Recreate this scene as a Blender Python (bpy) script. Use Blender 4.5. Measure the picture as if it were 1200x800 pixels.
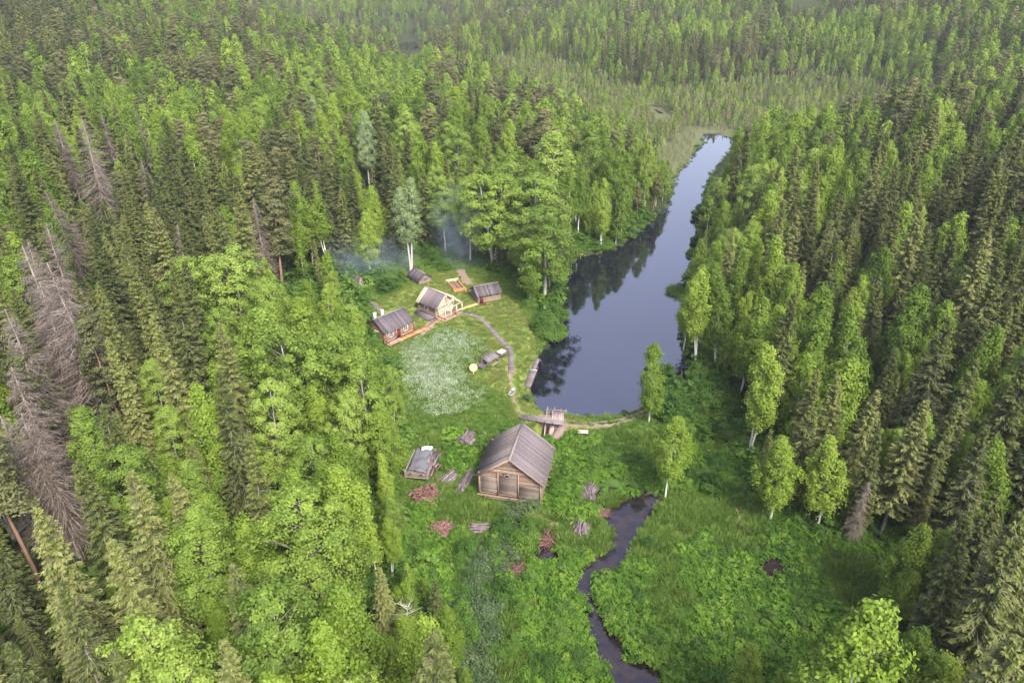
import bpy, bmesh, math, random
import numpy as np
from mathutils import Vector, Matrix
random.seed(7)
RNG = np.random.default_rng(11)
SC = bpy.context.scene
COL = SC.collection
for _o in list(bpy.data.objects):
    bpy.data.objects.remove(_o)

# ------------------------------------------------------------------ camera
PITCH, FPX, CAMH = math.radians(28.3), 830.0, 63.5
cam_data = bpy.data.cameras.new('camera')
cam = bpy.data.objects.new('camera', cam_data)
COL.objects.link(cam)
cam.location = (0, 0, CAMH)
cam.rotation_euler = (math.pi / 2 - PITCH, 0, 0)
cam_data.sensor_width = 36.0
cam_data.lens = 36.0 * FPX / 1200.0
cam_data.clip_start = 0.5
cam_data.clip_end = 9000
SC.camera = cam

# ------------------------------------------------------------------ sky, sun, exposure
world = bpy.data.worlds.new('World')
SC.world = world
world.use_nodes = True
wn = world.node_tree
wn.nodes.clear()
w_out = wn.nodes.new('ShaderNodeOutputWorld')
w_bg = wn.nodes.new('ShaderNodeBackground')
w_sky = wn.nodes.new('ShaderNodeTexSky')
SUN_EL, SUN_AZ = math.radians(48), math.radians(150)   # azimuth clockwise from +Y
w_sky.sky_type = 'NISHITA'
w_sky.sun_disc = False
w_sky.sun_elevation = SUN_EL
w_sky.sun_rotation = SUN_AZ
w_sky.air_density = 1.0
w_sky.dust_density = 3.0
w_sky.ozone_density = 1.0
w_bg.inputs['Strength'].default_value = 0.15
w_hs = wn.nodes.new('ShaderNodeHueSaturation')      # overcast: the same sky with most of its blue veiled
w_hs.inputs['Saturation'].default_value = 0.72
w_hs.inputs['Hue'].default_value = 0.525
wn.links.new(w_sky.outputs[0], w_hs.inputs['Color'])
wn.links.new(w_hs.outputs[0], w_bg.inputs['Color'])
wn.links.new(w_bg.outputs[0], w_out.inputs['Surface'])
sun_data = bpy.data.lights.new('sun', 'SUN')
sun_data.energy = 1.8
sun_data.angle = math.radians(16)
sun_data.color = (1.0, 0.94, 0.84)
sun = bpy.data.objects.new('sun', sun_data)
COL.objects.link(sun)
_d = Vector((math.sin(SUN_AZ) * math.cos(SUN_EL), math.cos(SUN_AZ) * math.cos(SUN_EL), math.sin(SUN_EL)))
sun.rotation_euler = _d.to_track_quat('Z', 'Y').to_euler()
sun.location = (0, 0, 200)
SC.view_settings.view_transform = 'Standard'
SC.view_settings.look = 'None'
SC.view_settings.exposure = 1.7
SC.view_settings.gamma = 1.0
SC.view_settings.use_curve_mapping = False
SC.cycles.max_bounces = 6
SC.cycles.diffuse_bounces = 3
SC.cycles.glossy_bounces = 2
SC.cycles.transmission_bounces = 3
SC.cycles.volume_bounces = 1
SC.cycles.transparent_max_bounces = 8
SC.cycles.caustics_reflective = False
SC.cycles.caustics_refractive = False
SC.cycles.use_denoising = True

# ------------------------------------------------------------------ projection helpers
SP, CP = math.sin(PITCH), math.cos(PITCH)
def ray_at(px, py, h=0.0):
    """world xy where the line of sight through photo pixel meets height h"""
    px = np.asarray(px, float); py = np.asarray(py, float)
    v = (py - 400) / FPX; u = (px - 600) / FPX
    z = (CAMH - h) / (SP + v * CP)
    return u * z, z * (CP - v * SP)
def proj(x, y, h):
    dy, dz = y, h - CAMH
    z = dy * CP - dz * SP
    v = (-dy * SP - dz * CP) / z
    return 600 + FPX * x / z, 400 + FPX * v, z

def site(x, y, h):
    """map the survey coordinates used for the buildings (first camera estimate) to the final one"""
    p0 = math.radians(29.5); s0, c0 = math.sin(p0), math.cos(p0)
    z = y * c0 + (65.0 - h) * s0
    v = (-y * s0 + (65.0 - h) * c0) / z
    a, b = ray_at(600 + FPX * x / z, 400 + FPX * v, h)
    return float(a), float(b)
def smooth(a, b, x):
    t = np.clip((np.asarray(x, float) - a) / (b - a), 0, 1)
    return t * t * (3 - 2 * t)

def seg_dist(x, y, pts, closed=False):
    x = np.asarray(x, float); y = np.asarray(y, float)
    d = np.full(x.shape, 1e9)
    n = len(pts)
    for i in range(n if closed else n - 1):
        ax, ay = pts[i]; bx, by = pts[(i + 1) % n]
        dx, dy = bx - ax, by - ay
        L = dx * dx + dy * dy + 1e-9
        t = np.clip(((x - ax) * dx + (y - ay) * dy) / L, 0, 1)
        d = np.minimum(d, np.hypot(x - ax - t * dx, y - ay - t * dy))
    return d
def inside(x, y, pts):
    x = np.asarray(x, float); y = np.asarray(y, float)
    c = np.zeros(x.shape, bool)
    n = len(pts)
    for i in range(n):
        ax, ay = pts[i]; bx, by = pts[(i + 1) % n]
        if ay == by: continue
        cond = ((ay > y) != (by > y)) & (x < (bx - ax) * (y - ay) / (by - ay) + ax)
        c ^= cond
    return c
def sdf(x, y, pts):
    d = seg_dist(x, y, pts, True)
    return np.where(inside(x, y, pts), -d, d)
def chaikin(pts, n=2, closed=True):
    for _ in range(n):
        out = []
        m = len(pts)
        rng = range(m) if closed else range(m - 1)
        if not closed: out.append(pts[0])
        for i in rng:
            a, b = pts[i], pts[(i + 1) % m]
            out.append((a[0] * .75 + b[0] * .25, a[1] * .75 + b[1] * .25))
            out.append((a[0] * .25 + b[0] * .75, a[1] * .25 + b[1] * .75))
        if not closed: out.append(pts[-1])
        pts = out
    return pts
def poly(px_pts, h=0.0, n=2, closed=True):
    w = [tuple(float(c) for c in ray_at(a, b, h)) for a, b in px_pts]
    return chaikin(w, n, closed)

# value noise, vectorised
_tab = np.random.default_rng(5).random((256, 256))
def noise(x, y, s, o=0):
    x = np.asarray(x, float) / s + 37.3 + o * 17.1; y = np.asarray(y, float) / s + 91.7 + o * 5.3
    xi = np.floor(x).astype(int); yi = np.floor(y).astype(int)
    fx = x - xi; fy = y - yi
    fx = fx * fx * (3 - 2 * fx); fy = fy * fy * (3 - 2 * fy)
    a = _tab[xi & 255, yi & 255]; b = _tab[(xi + 1) & 255, yi & 255]
    c = _tab[xi & 255, (yi + 1) & 255]; d = _tab[(xi + 1) & 255, (yi + 1) & 255]
    return (a * (1 - fx) + b * fx) * (1 - fy) + (c * (1 - fx) + d * fx) * fy
def fbm(x, y, s, o=0):
    return (noise(x, y, s, o) + .5 * noise(x, y, s / 2.1, o + 1) + .25 * noise(x, y, s / 4.3, o + 2)) / 1.75

# ------------------------------------------------------------------ land
LAKE = poly([(655, 486), (632, 481), (621, 462), (626, 428), (640, 405), (652, 388), (660, 350), (663, 322), (672, 300), (700, 299),
             (730, 287), (752, 269), (775, 250), (789, 226), (791, 206), (808, 190), (815, 176), (828, 168), (818, 160), (835, 156),
             (868, 164), (852, 180), (840, 195), (828, 213), (824, 236), (820, 255), (826, 268), (812, 290), (822, 305), (800, 330),
             (806, 360), (798, 385), (806, 415), (815, 440), (800, 456), (775, 466), (745, 482), (705, 488)])
LOWZ = -1.9
STREAM = poly([(760, 576), (778, 598), (760, 614), (746, 622), (744, 648), (724, 663), (703, 683), (702, 695), (712, 730), (723, 752),
               (737, 774), (776, 782), (782, 830), (732, 830), (706, 784), (691, 750), (683, 726), (675, 700), (671, 674), (688, 660),
               (707, 651), (718, 638), (715, 622), (703, 606), (724, 590)], LOWZ, 1)
POND2 = poly([(628, 636), (652, 634), (657, 656), (642, 664), (626, 656)], LOWZ, 1)
CREEK = poly([(770, 583), (740, 568), (722, 574), (706, 570), (700, 578)], LOWZ, 1, False)
CREEK2 = poly([(862, 478), (852, 497), (838, 515), (832, 530), (815, 545), (790, 570), (768, 590)], LOWZ, 1, False)
DITCH = poly([(612, 590), (606, 625), (590, 655), (568, 690), (556, 740), (560, 830)], LOWZ, 1, False)
SPILL = poly([(650, 484), (647, 496), (640, 508), (630, 520)], -.5, 1, False)
FARPOND = poly([(468, 50), (485, 47), (492, 56), (482, 61), (470, 58)], 0, 1)
BOGPOND = poly([(765, 126), (778, 130), (782, 136), (772, 134), (764, 130)], 0, 1)
FARLAKE = poly([(925, -3), (965, -4), (975, 3), (930, 3)], 0, 1)
YARD = poly([(425, 345), (470, 318), (520, 312), (600, 345), (640, 400), (625, 450), (600, 490), (520, 480), (440, 430)], 1, 1)
KX, KY = ray_at(480, 350, 2)
def land(x, y):
    x = np.asarray(x, float); y = np.asarray(y, float)
    sL = sdf(x, y, LAKE)
    edge = 81 + 0.05 * (x - 2) + np.clip(-x - 9, 0, 40) * -.7
    low = smooth(0, 1, (edge + 8 - y) / 8)
    lowmask = low * (1 - smooth(28, 60, x) * .2)
    b = 1.0 - 2.5 * lowmask
    b = b + 1.6 * np.exp(-((x - KX) ** 2 + (y - KY) ** 2) / 22 ** 2)
    b = b + 7.0 * smooth(-38, -110, x) * smooth(260, 120, y) + 9 * smooth(48, 130, x)
    b = b + .5 * (fbm(x, y, 14) - .5)
    r = np.hypot(x, y)
    big = (fbm(x, y, 210, 3) - .45) * 62 + (noise(x, y, 620, 9) - .42) * 50
    b = b + big * smooth(190, 520, r) - 14 * smooth(260, 620, r) + 22 * smooth(900, 2200, r)
    b = b + 7 * np.exp(-((x + 40) ** 2 / 80 ** 2 + (y - 215) ** 2 / 35 ** 2))
    wob = 60 * (noise(x, y, 170, 21) - .5)
    b = b + 20 * np.exp(-((y - 430 + wob + .25 * x) / 45) ** 2) * smooth(-60, -170, x)
    b = b + 17 * np.exp(-((y - 560 + wob - .1 * x) / 50) ** 2) * (.3 + noise(x, y, 150, 22))
    b = b + 22 * np.exp(-((y - 800 + 2 * wob + .1 * x) / 70) ** 2) * (.3 + noise(x, y, 220, 23))
    b = b + 15 * np.exp(-((y - 420 + wob) / 60) ** 2) * smooth(190, 300, x)
    # bog flat
    bx, by = ray_at(760, 140, 0)
    m = np.exp(-((x - bx) ** 2 / 150 ** 2 + (y - by) ** 2 / 110 ** 2) ** 2)
    b = b * (1 - m) + .35 * m
    for P_, R_ in ((FARPOND, 60), (FARLAKE, 140)):
        s_ = sdf(x, y, P_)
        k = smooth(R_, 5, s_)
        b = b * (1 - k) + k * np.where(s_ < 0, -1.0, .4)
    s_ = sdf(x, y, BOGPOND); b = np.where(s_ < 4, np.minimum(b, s_ * .12), b)
    # lake bed and shore
    w = .5 * (noise(x, y, 2.2, 4) - .5)
    sh = np.where(sL < 0, np.maximum(sL * .5, -1.6), sL * .28) + w * .25 * (np.abs(sL) < 6)
    b = np.where(sL < 7, np.minimum(b, sh), b)
    crest = .45 * smooth(.3, 1.6, sL) * smooth(6.5, 4.2, sL)
    b = np.where((sL > .3) & (sL < 6.5), np.maximum(b, crest), b)
    s_ = seg_dist(x, y, SPILL) - .6
    b = np.where((s_ < 2) & (y < 90.6), np.minimum(b, -1.5 + np.maximum(s_, 0) * 2.2), b)
    # streams
    for pts, wd, closed in ((STREAM, 0, True), (POND2, 0, True), (CREEK, .35, False), (CREEK2, .8, False), (DITCH, .7, False)):
        s_ = sdf(x, y, pts) if closed else seg_dist(x, y, pts) - wd
        s_ = s_ + .35 * (noise(x, y, 1.1, 6) - .5)
        pr = LOWZ + np.where(s_ < 0, np.maximum(s_ * .6, -.8), s_ * .5)
        b = np.where((s_ < 3) & (sL > 3), np.minimum(b, pr), b)
    return b
def ground_at(px, py):
    h = 0.0
    for _ in range(30):
        x, y = ray_at(px, py, h)
        h = .5 * h + .5 * float(land(x, y))
    return float(x), float(y), float(land(x, y))

# ------------------------------------------------------------------ tags, materials
def tag(o, label=None, cat=None, group=None, kind=None):
    if label: o['label'] = label
    if cat: o['category'] = cat
    if group: o['group'] = group
    if kind: o['kind'] = kind
    return o
def mat(name):
    m = bpy.data.materials.new(name); m.use_nodes = True
    nt = m.node_tree; nt.nodes.clear()
    out = nt.nodes.new('ShaderNodeOutputMaterial')
    return m, nt, out
def ramp(nt, cols, fac=None):
    r = nt.nodes.new('ShaderNodeValToRGB')
    e = r.color_ramp.elements
    while len(e) > 1: e.remove(e[-1])
    e[0].position = cols[0][0]; e[0].color = (*cols[0][1], 1)
    for p_, c_ in cols[1:]:
        k = e.new(p_); k.color = (*c_, 1)
    if fac is not None: nt.links.new(fac, r.inputs[0])
    return r
def mathn(nt, op, a, b=None, c=None):
    n = nt.nodes.new('ShaderNodeMath'); n.operation = op
    for i, v in enumerate((a, b, c)):
        if v is None: continue
        if isinstance(v, (int, float)): n.inputs[i].default_value = v
        else: nt.links.new(v, n.inputs[i])
    return n.outputs[0]
def noisen(nt, scale, detail=3, rough=.6, vec=None, dist=0):
    n = nt.nodes.new('ShaderNodeTexNoise')
    n.inputs['Scale'].default_value = scale; n.inputs['Detail'].default_value = detail
    n.inputs['Roughness'].default_value = rough; n.inputs['Distortion'].default_value = dist
    if vec is not None: nt.links.new(vec, n.inputs['Vector'])
    return n.outputs[0]
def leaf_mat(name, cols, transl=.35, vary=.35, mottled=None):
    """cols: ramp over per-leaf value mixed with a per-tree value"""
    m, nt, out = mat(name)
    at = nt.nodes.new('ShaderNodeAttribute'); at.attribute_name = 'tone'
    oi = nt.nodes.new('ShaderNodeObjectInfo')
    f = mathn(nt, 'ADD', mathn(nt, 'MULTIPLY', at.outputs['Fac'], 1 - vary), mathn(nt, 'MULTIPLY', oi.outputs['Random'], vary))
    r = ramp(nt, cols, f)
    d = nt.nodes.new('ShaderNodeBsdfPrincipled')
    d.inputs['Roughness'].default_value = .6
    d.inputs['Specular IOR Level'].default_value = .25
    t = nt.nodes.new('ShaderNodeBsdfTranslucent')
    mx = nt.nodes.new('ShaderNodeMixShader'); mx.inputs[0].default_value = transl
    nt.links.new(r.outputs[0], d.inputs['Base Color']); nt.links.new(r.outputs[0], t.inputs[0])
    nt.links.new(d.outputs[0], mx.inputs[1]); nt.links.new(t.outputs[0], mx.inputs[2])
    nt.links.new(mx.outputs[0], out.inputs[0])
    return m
def wood_mat(name, cols, scale=(1, 1, 1), nscale=6, rough=.85, spec=.2, bump=.3):
    m, nt, out = mat(name)
    tc = nt.nodes.new('ShaderNodeTexCoord')
    mp = nt.nodes.new('ShaderNodeMapping'); mp.inputs['Scale'].default_value = scale
    nt.links.new(tc.outputs['Object'], mp.inputs[0])
    n1 = noisen(nt, nscale, 6, .7, mp.outputs[0], .3)
    at = nt.nodes.new('ShaderNodeAttribute'); at.attribute_name = 'tone'
    f = mathn(nt, 'ADD', mathn(nt, 'MULTIPLY', n1, .62), mathn(nt, 'MULTIPLY', at.outputs['Fac'], .38))
    r = ramp(nt, cols, f)
    d = nt.nodes.new('ShaderNodeBsdfPrincipled')
    d.inputs['Roughness'].default_value = rough; d.inputs['Specular IOR Level'].default_value = spec
    nt.links.new(r.outputs[0], d.inputs['Base Color'])
    b = nt.nodes.new('ShaderNodeBump'); b.inputs['Strength'].default_value = bump; b.inputs['Distance'].default_value = .03
    nt.links.new(n1, b.inputs['Height']); nt.links.new(b.outputs[0], d.inputs['Normal'])
    nt.links.new(d.outputs[0], out.inputs[0])
    return m

# ------------------------------------------------------------------ mesh helpers
def quick_mesh(name, verts, faces4=None, tone=None, faces3=None, mats=(), fm=None):
    """fast mesh from numpy arrays; faces4 (n,4), faces3 (m,3)"""
    me = bpy.data.meshes.new(name)
    verts = np.asarray(verts, np.float32)
    f4 = np.zeros((0, 4), int) if faces4 is None else np.asarray(faces4, int)
    f3 = np.zeros((0, 3), int) if faces3 is None else np.asarray(faces3, int)
    me.vertices.add(len(verts)); me.vertices.foreach_set('co', verts.ravel())
    nl = len(f4) * 4 + len(f3) * 3
    me.loops.add(nl)
    me.loops.foreach_set('vertex_index', np.concatenate([f4.ravel(), f3.ravel()]).astype(np.int32))
    me.polygons.add(len(f4) + len(f3))
    st = np.concatenate([np.arange(len(f4)) * 4, len(f4) * 4 + np.arange(len(f3)) * 3]).astype(np.int32)
    me.polygons.foreach_set('loop_start', st)
    if fm is not None: me.polygons.foreach_set('material_index', np.asarray(fm, np.int32))
    if tone is not None:
        a = me.attributes.new('tone', 'FLOAT', 'FACE')
        a.data.foreach_set('value', np.asarray(tone, np.float32))
    for m in mats: me.materials.append(m)
    me.update(calc_edges=True); me.validate()
    return me
# ------------------------------------------------------------------ ground sheet
def axis(lo, hi, a, b, step, grow=1.12):
    mid = list(np.arange(a, b + step, step))
    s, v = step, mid[0]; left = []
    while v > lo: s = min(s * grow, 60); v -= s; left.append(v)
    s, v = step, mid[-1]; right = []
    while v < hi: s = min(s * grow, 60); v += s; right.append(v)
    return np.array(left[::-1] + mid + right)
xs = axis(-2600, 2600, -50, 70, .7, 1.07)
ys = axis(-60, 3600, 38, 130, .7, 1.04)
GX, GY = np.meshgrid(xs, ys)
GZ = land(GX, GY)
nx, ny = len(xs), len(ys)
idx = np.arange(nx * ny).reshape(ny, nx)
F = np.stack([idx[:-1, :-1], idx[:-1, 1:], idx[1:, 1:], idx[1:, :-1]], -1).reshape(-1, 4)
V = np.stack([GX, GY, GZ], -1).reshape(-1, 3)

def ground_material():
    m, nt, out = mat('forest_and_meadow_ground')
    tc = nt.nodes.new('ShaderNodeTexCoord')
    P = tc.outputs['Object']
    n_a = noisen(nt, .9, 6, .7, P); n_b = noisen(nt, .12, 4, .6, P); n_c = noisen(nt, 5, 4, .7, P)
    forest = ramp(nt, [(.3, (.012, .018, .007)), (.5, (.03, .045, .014)), (.62, (.05, .04, .022)), (.75, (.06, .09, .02))], n_a)
    meadow = ramp(nt, [(.25, (.022, .045, .010)), (.5, (.05, .095, .018)), (.7, (.085, .14, .026)), (.85, (.12, .12, .045))], n_a)
    lawn = ramp(nt, [(.34, (.055, .125, .018)), (.45, (.12, .19, .034)), (.53, (.18, .205, .052)), (.62, (.2, .175, .078)), (.75, (.14, .11, .062))],
                mathn(nt, 'ADD', mathn(nt, 'MULTIPLY', n_a, .4), mathn(nt, 'ADD', mathn(nt, 'MULTIPLY', noisen(nt, .3, 3, .6, P), .4), mathn(nt, 'MULTIPLY', n_c, .2))))
    dirt = ramp(nt, [(.3, (.16, .11, .085)), (.6, (.27, .2, .16)), (.8, (.34, .27, .22))], n_c)
    bog = ramp(nt, [(.3, (.06, .075, .025)), (.5, (.095, .105, .045)), (.7, (.13, .115, .065))], n_a)
    mud = ramp(nt, [(.3, (.02, .013, .01)), (.7, (.06, .04, .03))], n_c)
    col = forest.outputs[0]
    for an, r in (('meadow', meadow), ('lawn', lawn), ('bog', bog), ('dirt', dirt), ('mud', mud)):
        at = nt.nodes.new('ShaderNodeAttribute'); at.attribute_name = an
        mx = nt.nodes.new('ShaderNodeMix'); mx.data_type = 'RGBA'
        f = mathn(nt, 'ADD', at.outputs['Fac'], mathn(nt, 'MULTIPLY', mathn(nt, 'SUBTRACT', n_c, .5), .5))
        f = mathn(nt, 'MULTIPLY', mathn(nt, 'SUBTRACT', f, .25), 2.0)
        cl = nt.nodes.new('ShaderNodeClamp'); nt.links.new(f, cl.inputs[0])
        nt.links.new(cl.outputs[0], mx.inputs[0])
        nt.links.new(col, mx.inputs[6]); nt.links.new(r.outputs[0], mx.inputs[7])
        col = mx.outputs[2]
    d = nt.nodes.new('ShaderNodeBsdfPrincipled'); d.inputs['Roughness'].default_value = .9
    d.inputs['Specular IOR Level'].default_value = .15
    nt.links.new(col, d.inputs['Base Color'])
    b = nt.nodes.new('ShaderNodeBump'); b.inputs['Strength'].default_value = .6; b.inputs['Distance'].default_value = .12
    nt.links.new(n_c, b.inputs['Height']); nt.links.new(b.outputs[0], d.inputs['Normal'])
    nt.links.new(d.outputs[0], out.inputs[0])
    return m

# open areas (outlined in photo pixels, projected to where they lie on the ground)
MEADOW = poly([(436, 345), (470, 312), (500, 312), (545, 318), (605, 343), (640, 372), (650, 400), (626, 450), (622, 480), (665, 490),
               (762, 480), (772, 495), (830, 520), (850, 555), (900, 600), (960, 640), (1035, 640), (1045, 690), (985, 760),
               (900, 815), (850, 830), (555, 830), (535, 720), (500, 640), (472, 600), (470, 555), (482, 520), (462, 470), (445, 430), (425, 400)], -.8, 1)
LAWN = poly([(470, 345), (520, 318), (560, 328), (600, 348), (622, 378), (632, 405), (620, 470), (700, 488), (690, 505), (640, 500), (598, 492),
             (596, 462), (560, 446), (548, 440), (560, 410), (545, 395), (515, 385), (490, 396), (470, 412), (455, 408), (440, 390), (445, 360)], 1.4, 1)
FLOWERS = poly([(490, 398), (520, 388), (548, 396), (562, 412), (545, 436), (552, 452), (575, 458), (550, 480), (520, 492), (490, 480), (470, 450), (462, 425)], 1.2, 1)
BOG = poly([(570, 84), (660, 92), (740, 112), (800, 114), (880, 108), (960, 114), (1040, 128), (1060, 148), (1000, 164), (940, 170), (905, 192), (870, 175), (840, 158), (812, 185), (792, 222), (760, 218), (735, 180), (650, 132)], .3, 1)
ROADS = [(poly([(655, 492), (690, 499), (720, 495), (742, 487), (762, 478)], .45, 1, False), .33),
         (poly([(640, 508), (662, 502), (700, 505), (728, 500), (745, 492), (764, 486)], .3, 1, False), .33),
         (poly([(598, 440), (600, 462), (606, 484), (620, 494)], .7, 1, False), .2),
         (poly([(540, 318), (548, 332)], 2, 1, False), 1.0),
         (poly([(640, 492), (655, 500), (652, 512)], .2, 1, False), 1.3),
         (poly([(496, 390), (512, 372), (532, 362)], 2, 1, False), .7),
         (poly([(423, 346), (436, 356), (448, 366)], 2, 1, False), .4)]
BARE = [(poly([(896, 652), (912, 648), (925, 665), (918, 682), (900, 672)], -1.5, 1)), ]
def masks(x, y):
    x = np.asarray(x, float); y = np.asarray(y, float)
    md = smooth(1.2, -1.2, sdf(x, y, MEADOW))
    lw = smooth(.8, -.8, sdf(x, y, LAWN))
    bg = smooth(12, -12, sdf(x, y, BOG))
    dr = np.zeros(x.shape)
    for pts, w in ROADS: dr = np.maximum(dr, smooth(w + .35, w - .25, seg_dist(x, y, pts)))
    mu = smooth(.3, -.3, sdf(x, y, BARE[0]))
    for P_ in (STREAM, POND2): mu = np.maximum(mu, smooth(.5, .1, sdf(x, y, P_)))
    mu = np.maximum(mu, smooth(.4, -.1, sdf(x, y, LAKE)))
    mu = np.maximum(mu, smooth(1.1, .6, seg_dist(x, y, DITCH)))
    mu = np.maximum(mu, smooth(1.1, .6, seg_dist(x, y, CREEK2)))
    return md, lw, bg, dr, mu
gme = quick_mesh('ground', V, F, mats=(ground_material(),))
for nm, arr in zip(('meadow', 'lawn', 'bog', 'dirt', 'mud'), masks(GX, GY)):
    a = gme.attributes.new(nm, 'FLOAT', 'POINT'); a.data.foreach_set('value', arr.ravel().astype(np.float32))
gme.polygons.foreach_set('use_smooth', np.ones(len(gme.polygons), bool))
ground = bpy.data.objects.new('ground', gme); COL.objects.link(ground); tag(ground, kind='structure')

# ------------------------------------------------------------------ water
def water_material(name, tint, brown=0.0):
    m, nt, out = mat(name)
    d = nt.nodes.new('ShaderNodeBsdfPrincipled')
    d.inputs['Roughness'].default_value = .04
    d.inputs['IOR'].default_value = 2.5 if not brown else 1.7
    d.inputs['Specular IOR Level'].default_value = .5
    tc = nt.nodes.new('ShaderNodeTexCoord')
    n1 = noisen(nt, .9, 3, .5, tc.outputs['Object'])
    if brown:
        n2 = noisen(nt, .5, 4, .6, tc.outputs['Object'], 1.5)
        r = ramp(nt, [(.42, tint), (.66, (.035, .02, .014))], n2); nt.links.new(r.outputs[0], d.inputs['Base Color'])
    else:
        d.inputs['Base Color'].default_value = (*tint, 1)
    b = nt.nodes.new('ShaderNodeBump'); b.inputs['Strength'].default_value = .1; b.inputs['Distance'].default_value = .05
    nt.links.new(n1, b.inputs['Height']); nt.links.new(b.outputs[0], d.inputs['Normal'])
    nt.links.new(d.outputs[0], out.inputs[0])
    return m
W1 = water_material('dark_lake_water', (.005, .005, .014))
W2 = water_material('brown_stream_water', (.01, .008, .012), 1)
def sheet(name, pts, z, m, grow=1.0):
    pts = np.array(pts); n = len(pts)
    area = np.sum(pts[:, 0] * np.roll(pts[:, 1], -1) - np.roll(pts[:, 0], -1) * pts[:, 1])
    t = np.roll(pts, -1, 0) - np.roll(pts, 1, 0)
    nrm = np.stack([t[:, 1], -t[:, 0]], -1); nrm /= np.linalg.norm(nrm, axis=1)[:, None] + 1e-9
    if area < 0: nrm = -nrm
    q = pts + nrm * grow
    bm = bmesh.new()
    vs = [bm.verts.new((a, b, z)) for a, b in (q if area > 0 else q[::-1])]
    f = bm.faces.new(vs); bmesh.ops.triangulate(bm, faces=[f])
    me = bpy.data.meshes.new(name); bm.to_mesh(me); bm.free(); me.materials.append(m)
    o = bpy.data.objects.new(name, me); COL.objects.link(o); tag(o, kind='structure'); return o
sheet('lake_water', LAKE, 0, W1, .8)
sheet('stream_water', STREAM, LOWZ, W2, .5)
sheet('pond_water', POND2, LOWZ, W2, .5)
sheet('far_pond_water', FARPOND, -.2, W1, .5)
sheet('bog_pond_water', BOGPOND, -.1, W1, .3)
sheet('far_lake_water', FARLAKE, -.2, W1, 1)
def ribbon(name, pts, w, z, m):
    pts = np.array(pts); t = np.gradient(pts, axis=0); t /= np.linalg.norm(t, axis=1)[:, None]
    nrm = np.stack([-t[:, 1], t[:, 0]], -1)
    V_ = np.concatenate([np.c_[pts + nrm * w, np.full(len(pts), z)], np.c_[pts - nrm * w, np.full(len(pts), z)]])
    n = len(pts); i = np.arange(n - 1)
    me = quick_mesh(name, V_, np.stack([i + n, i + n + 1, i + 1, i], -1), mats=(m,))
    o = bpy.data.objects.new(name, me); COL.objects.link(o); tag(o, kind='structure')
ribbon('creek_water', CREEK, .9, LOWZ - .01, W2)
ribbon('inlet_creek_water', CREEK2, 1.3, LOWZ - .02, W2)
ribbon('ditch_water', DITCH, 1.2, LOWZ - .03, W2)
# ------------------------------------------------------------------ tree building
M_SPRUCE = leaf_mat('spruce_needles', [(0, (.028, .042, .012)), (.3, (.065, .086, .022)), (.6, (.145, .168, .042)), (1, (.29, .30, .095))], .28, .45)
M_BIRCH = leaf_mat('birch_leaves', [(0, (.05, .10, .012)), (.35, (.12, .195, .021)), (.65, (.21, .305, .034)), (1, (.35, .43, .078))], .4, .5)
M_ASPEN = leaf_mat('aspen_leaves', [(0, (.06, .115, .018)), (.35, (.135, .21, .03)), (.65, (.22, .31, .048)), (1, (.32, .40, .10))], .35, .4)
M_PINE = leaf_mat('pine_needles', [(0, (.045, .056, .02)), (.4, (.10, .108, .04)), (.7, (.155, .155, .06)), (1, (.22, .21, .09))], .25, .5)
M_SILVER = leaf_mat('silvery_leaves', [(0, (.09, .14, .055)), (.5, (.19, .26, .105)), (1, (.33, .40, .20))], .3, .3)
M_SHRUB = leaf_mat('shrub_leaves', [(0, (.03, .075, .012)), (.4, (.065, .14, .02)), (.7, (.115, .205, .028)), (1, (.2, .29, .055))], .35, .5)
M_SCRUB = leaf_mat('bog_scrub_leaves', [(0, (.10, .085, .045)), (.3, (.15, .13, .065)), (.6, (.18, .23, .06)), (1, (.30, .36, .10))], .25, .6)
M_WHITEBARK = wood_mat('birch_bark', [(.2, (.08, .07, .06)), (.4, (.5, .48, .44)), (.8, (.75, .73, .69))], (1, 1, .35), 5)
M_GREYBARK = wood_mat('grey_bark', [(.2, (.07, .06, .05)), (.5, (.2, .17, .15)), (.8, (.36, .32, .29))], (1, 1, .3), 5)
M_ASPBARK = wood_mat('aspen_bark', [(.2, (.16, .14, .12)), (.5, (.38, .35, .3)), (.8, (.55, .52, .46))], (1, 1, .3), 5)
M_PINEBARK = wood_mat('pine_bark', [(.2, (.13, .075, .055)), (.5, (.26, .15, .1)), (.8, (.38, .25, .18))], (1, 1, .3), 4)
M_DEAD = wood_mat('dead_wood', [(.15, (.11, .085, .07)), (.5, (.26, .21, .18)), (.85, (.45, .385, .345))], (1, 1, .3), 2)
M_DEADTWIG = leaf_mat('dead_twigs', [(0, (.06, .045, .033)), (.5, (.14, .11, .088)), (1, (.26, .215, .185))], .05, .3)

def unit(a): return a / (np.linalg.norm(a, axis=-1, keepdims=True) + 1e-9)
def diamonds(C, U, W):
    """leaf shaped faces centred on C with half axes U (long) and W (wide)"""
    n = len(C)
    v = np.stack([C - U, C + W - U * .1, C + U, C - W - U * .1], 1).reshape(-1, 3)
    return v, np.arange(n * 4).reshape(n, 4)
def tube(path, rad, sides=5):
    path = np.asarray(path, float); rad = np.asarray(rad, float); n = len(path)
    t = unit(np.gradient(path, axis=0))
    a = unit(np.cross(t, np.array([.31, .95, .12]))); b = np.cross(t, a)
    ang = np.arange(sides) * 2 * math.pi / sides
    v = path[:, None] + rad[:, None, None] * (a[:, None] * np.cos(ang)[None, :, None] + b[:, None] * np.sin(ang)[None, :, None])
    i = np.arange(n - 1)[:, None] * sides; j = np.arange(sides)[None]; k = (j + 1) % sides
    f = np.stack([i + j, i + k, i + sides + k, i + sides + j], -1).reshape(-1, 4)
    return v.reshape(-1, 3), f
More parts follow.
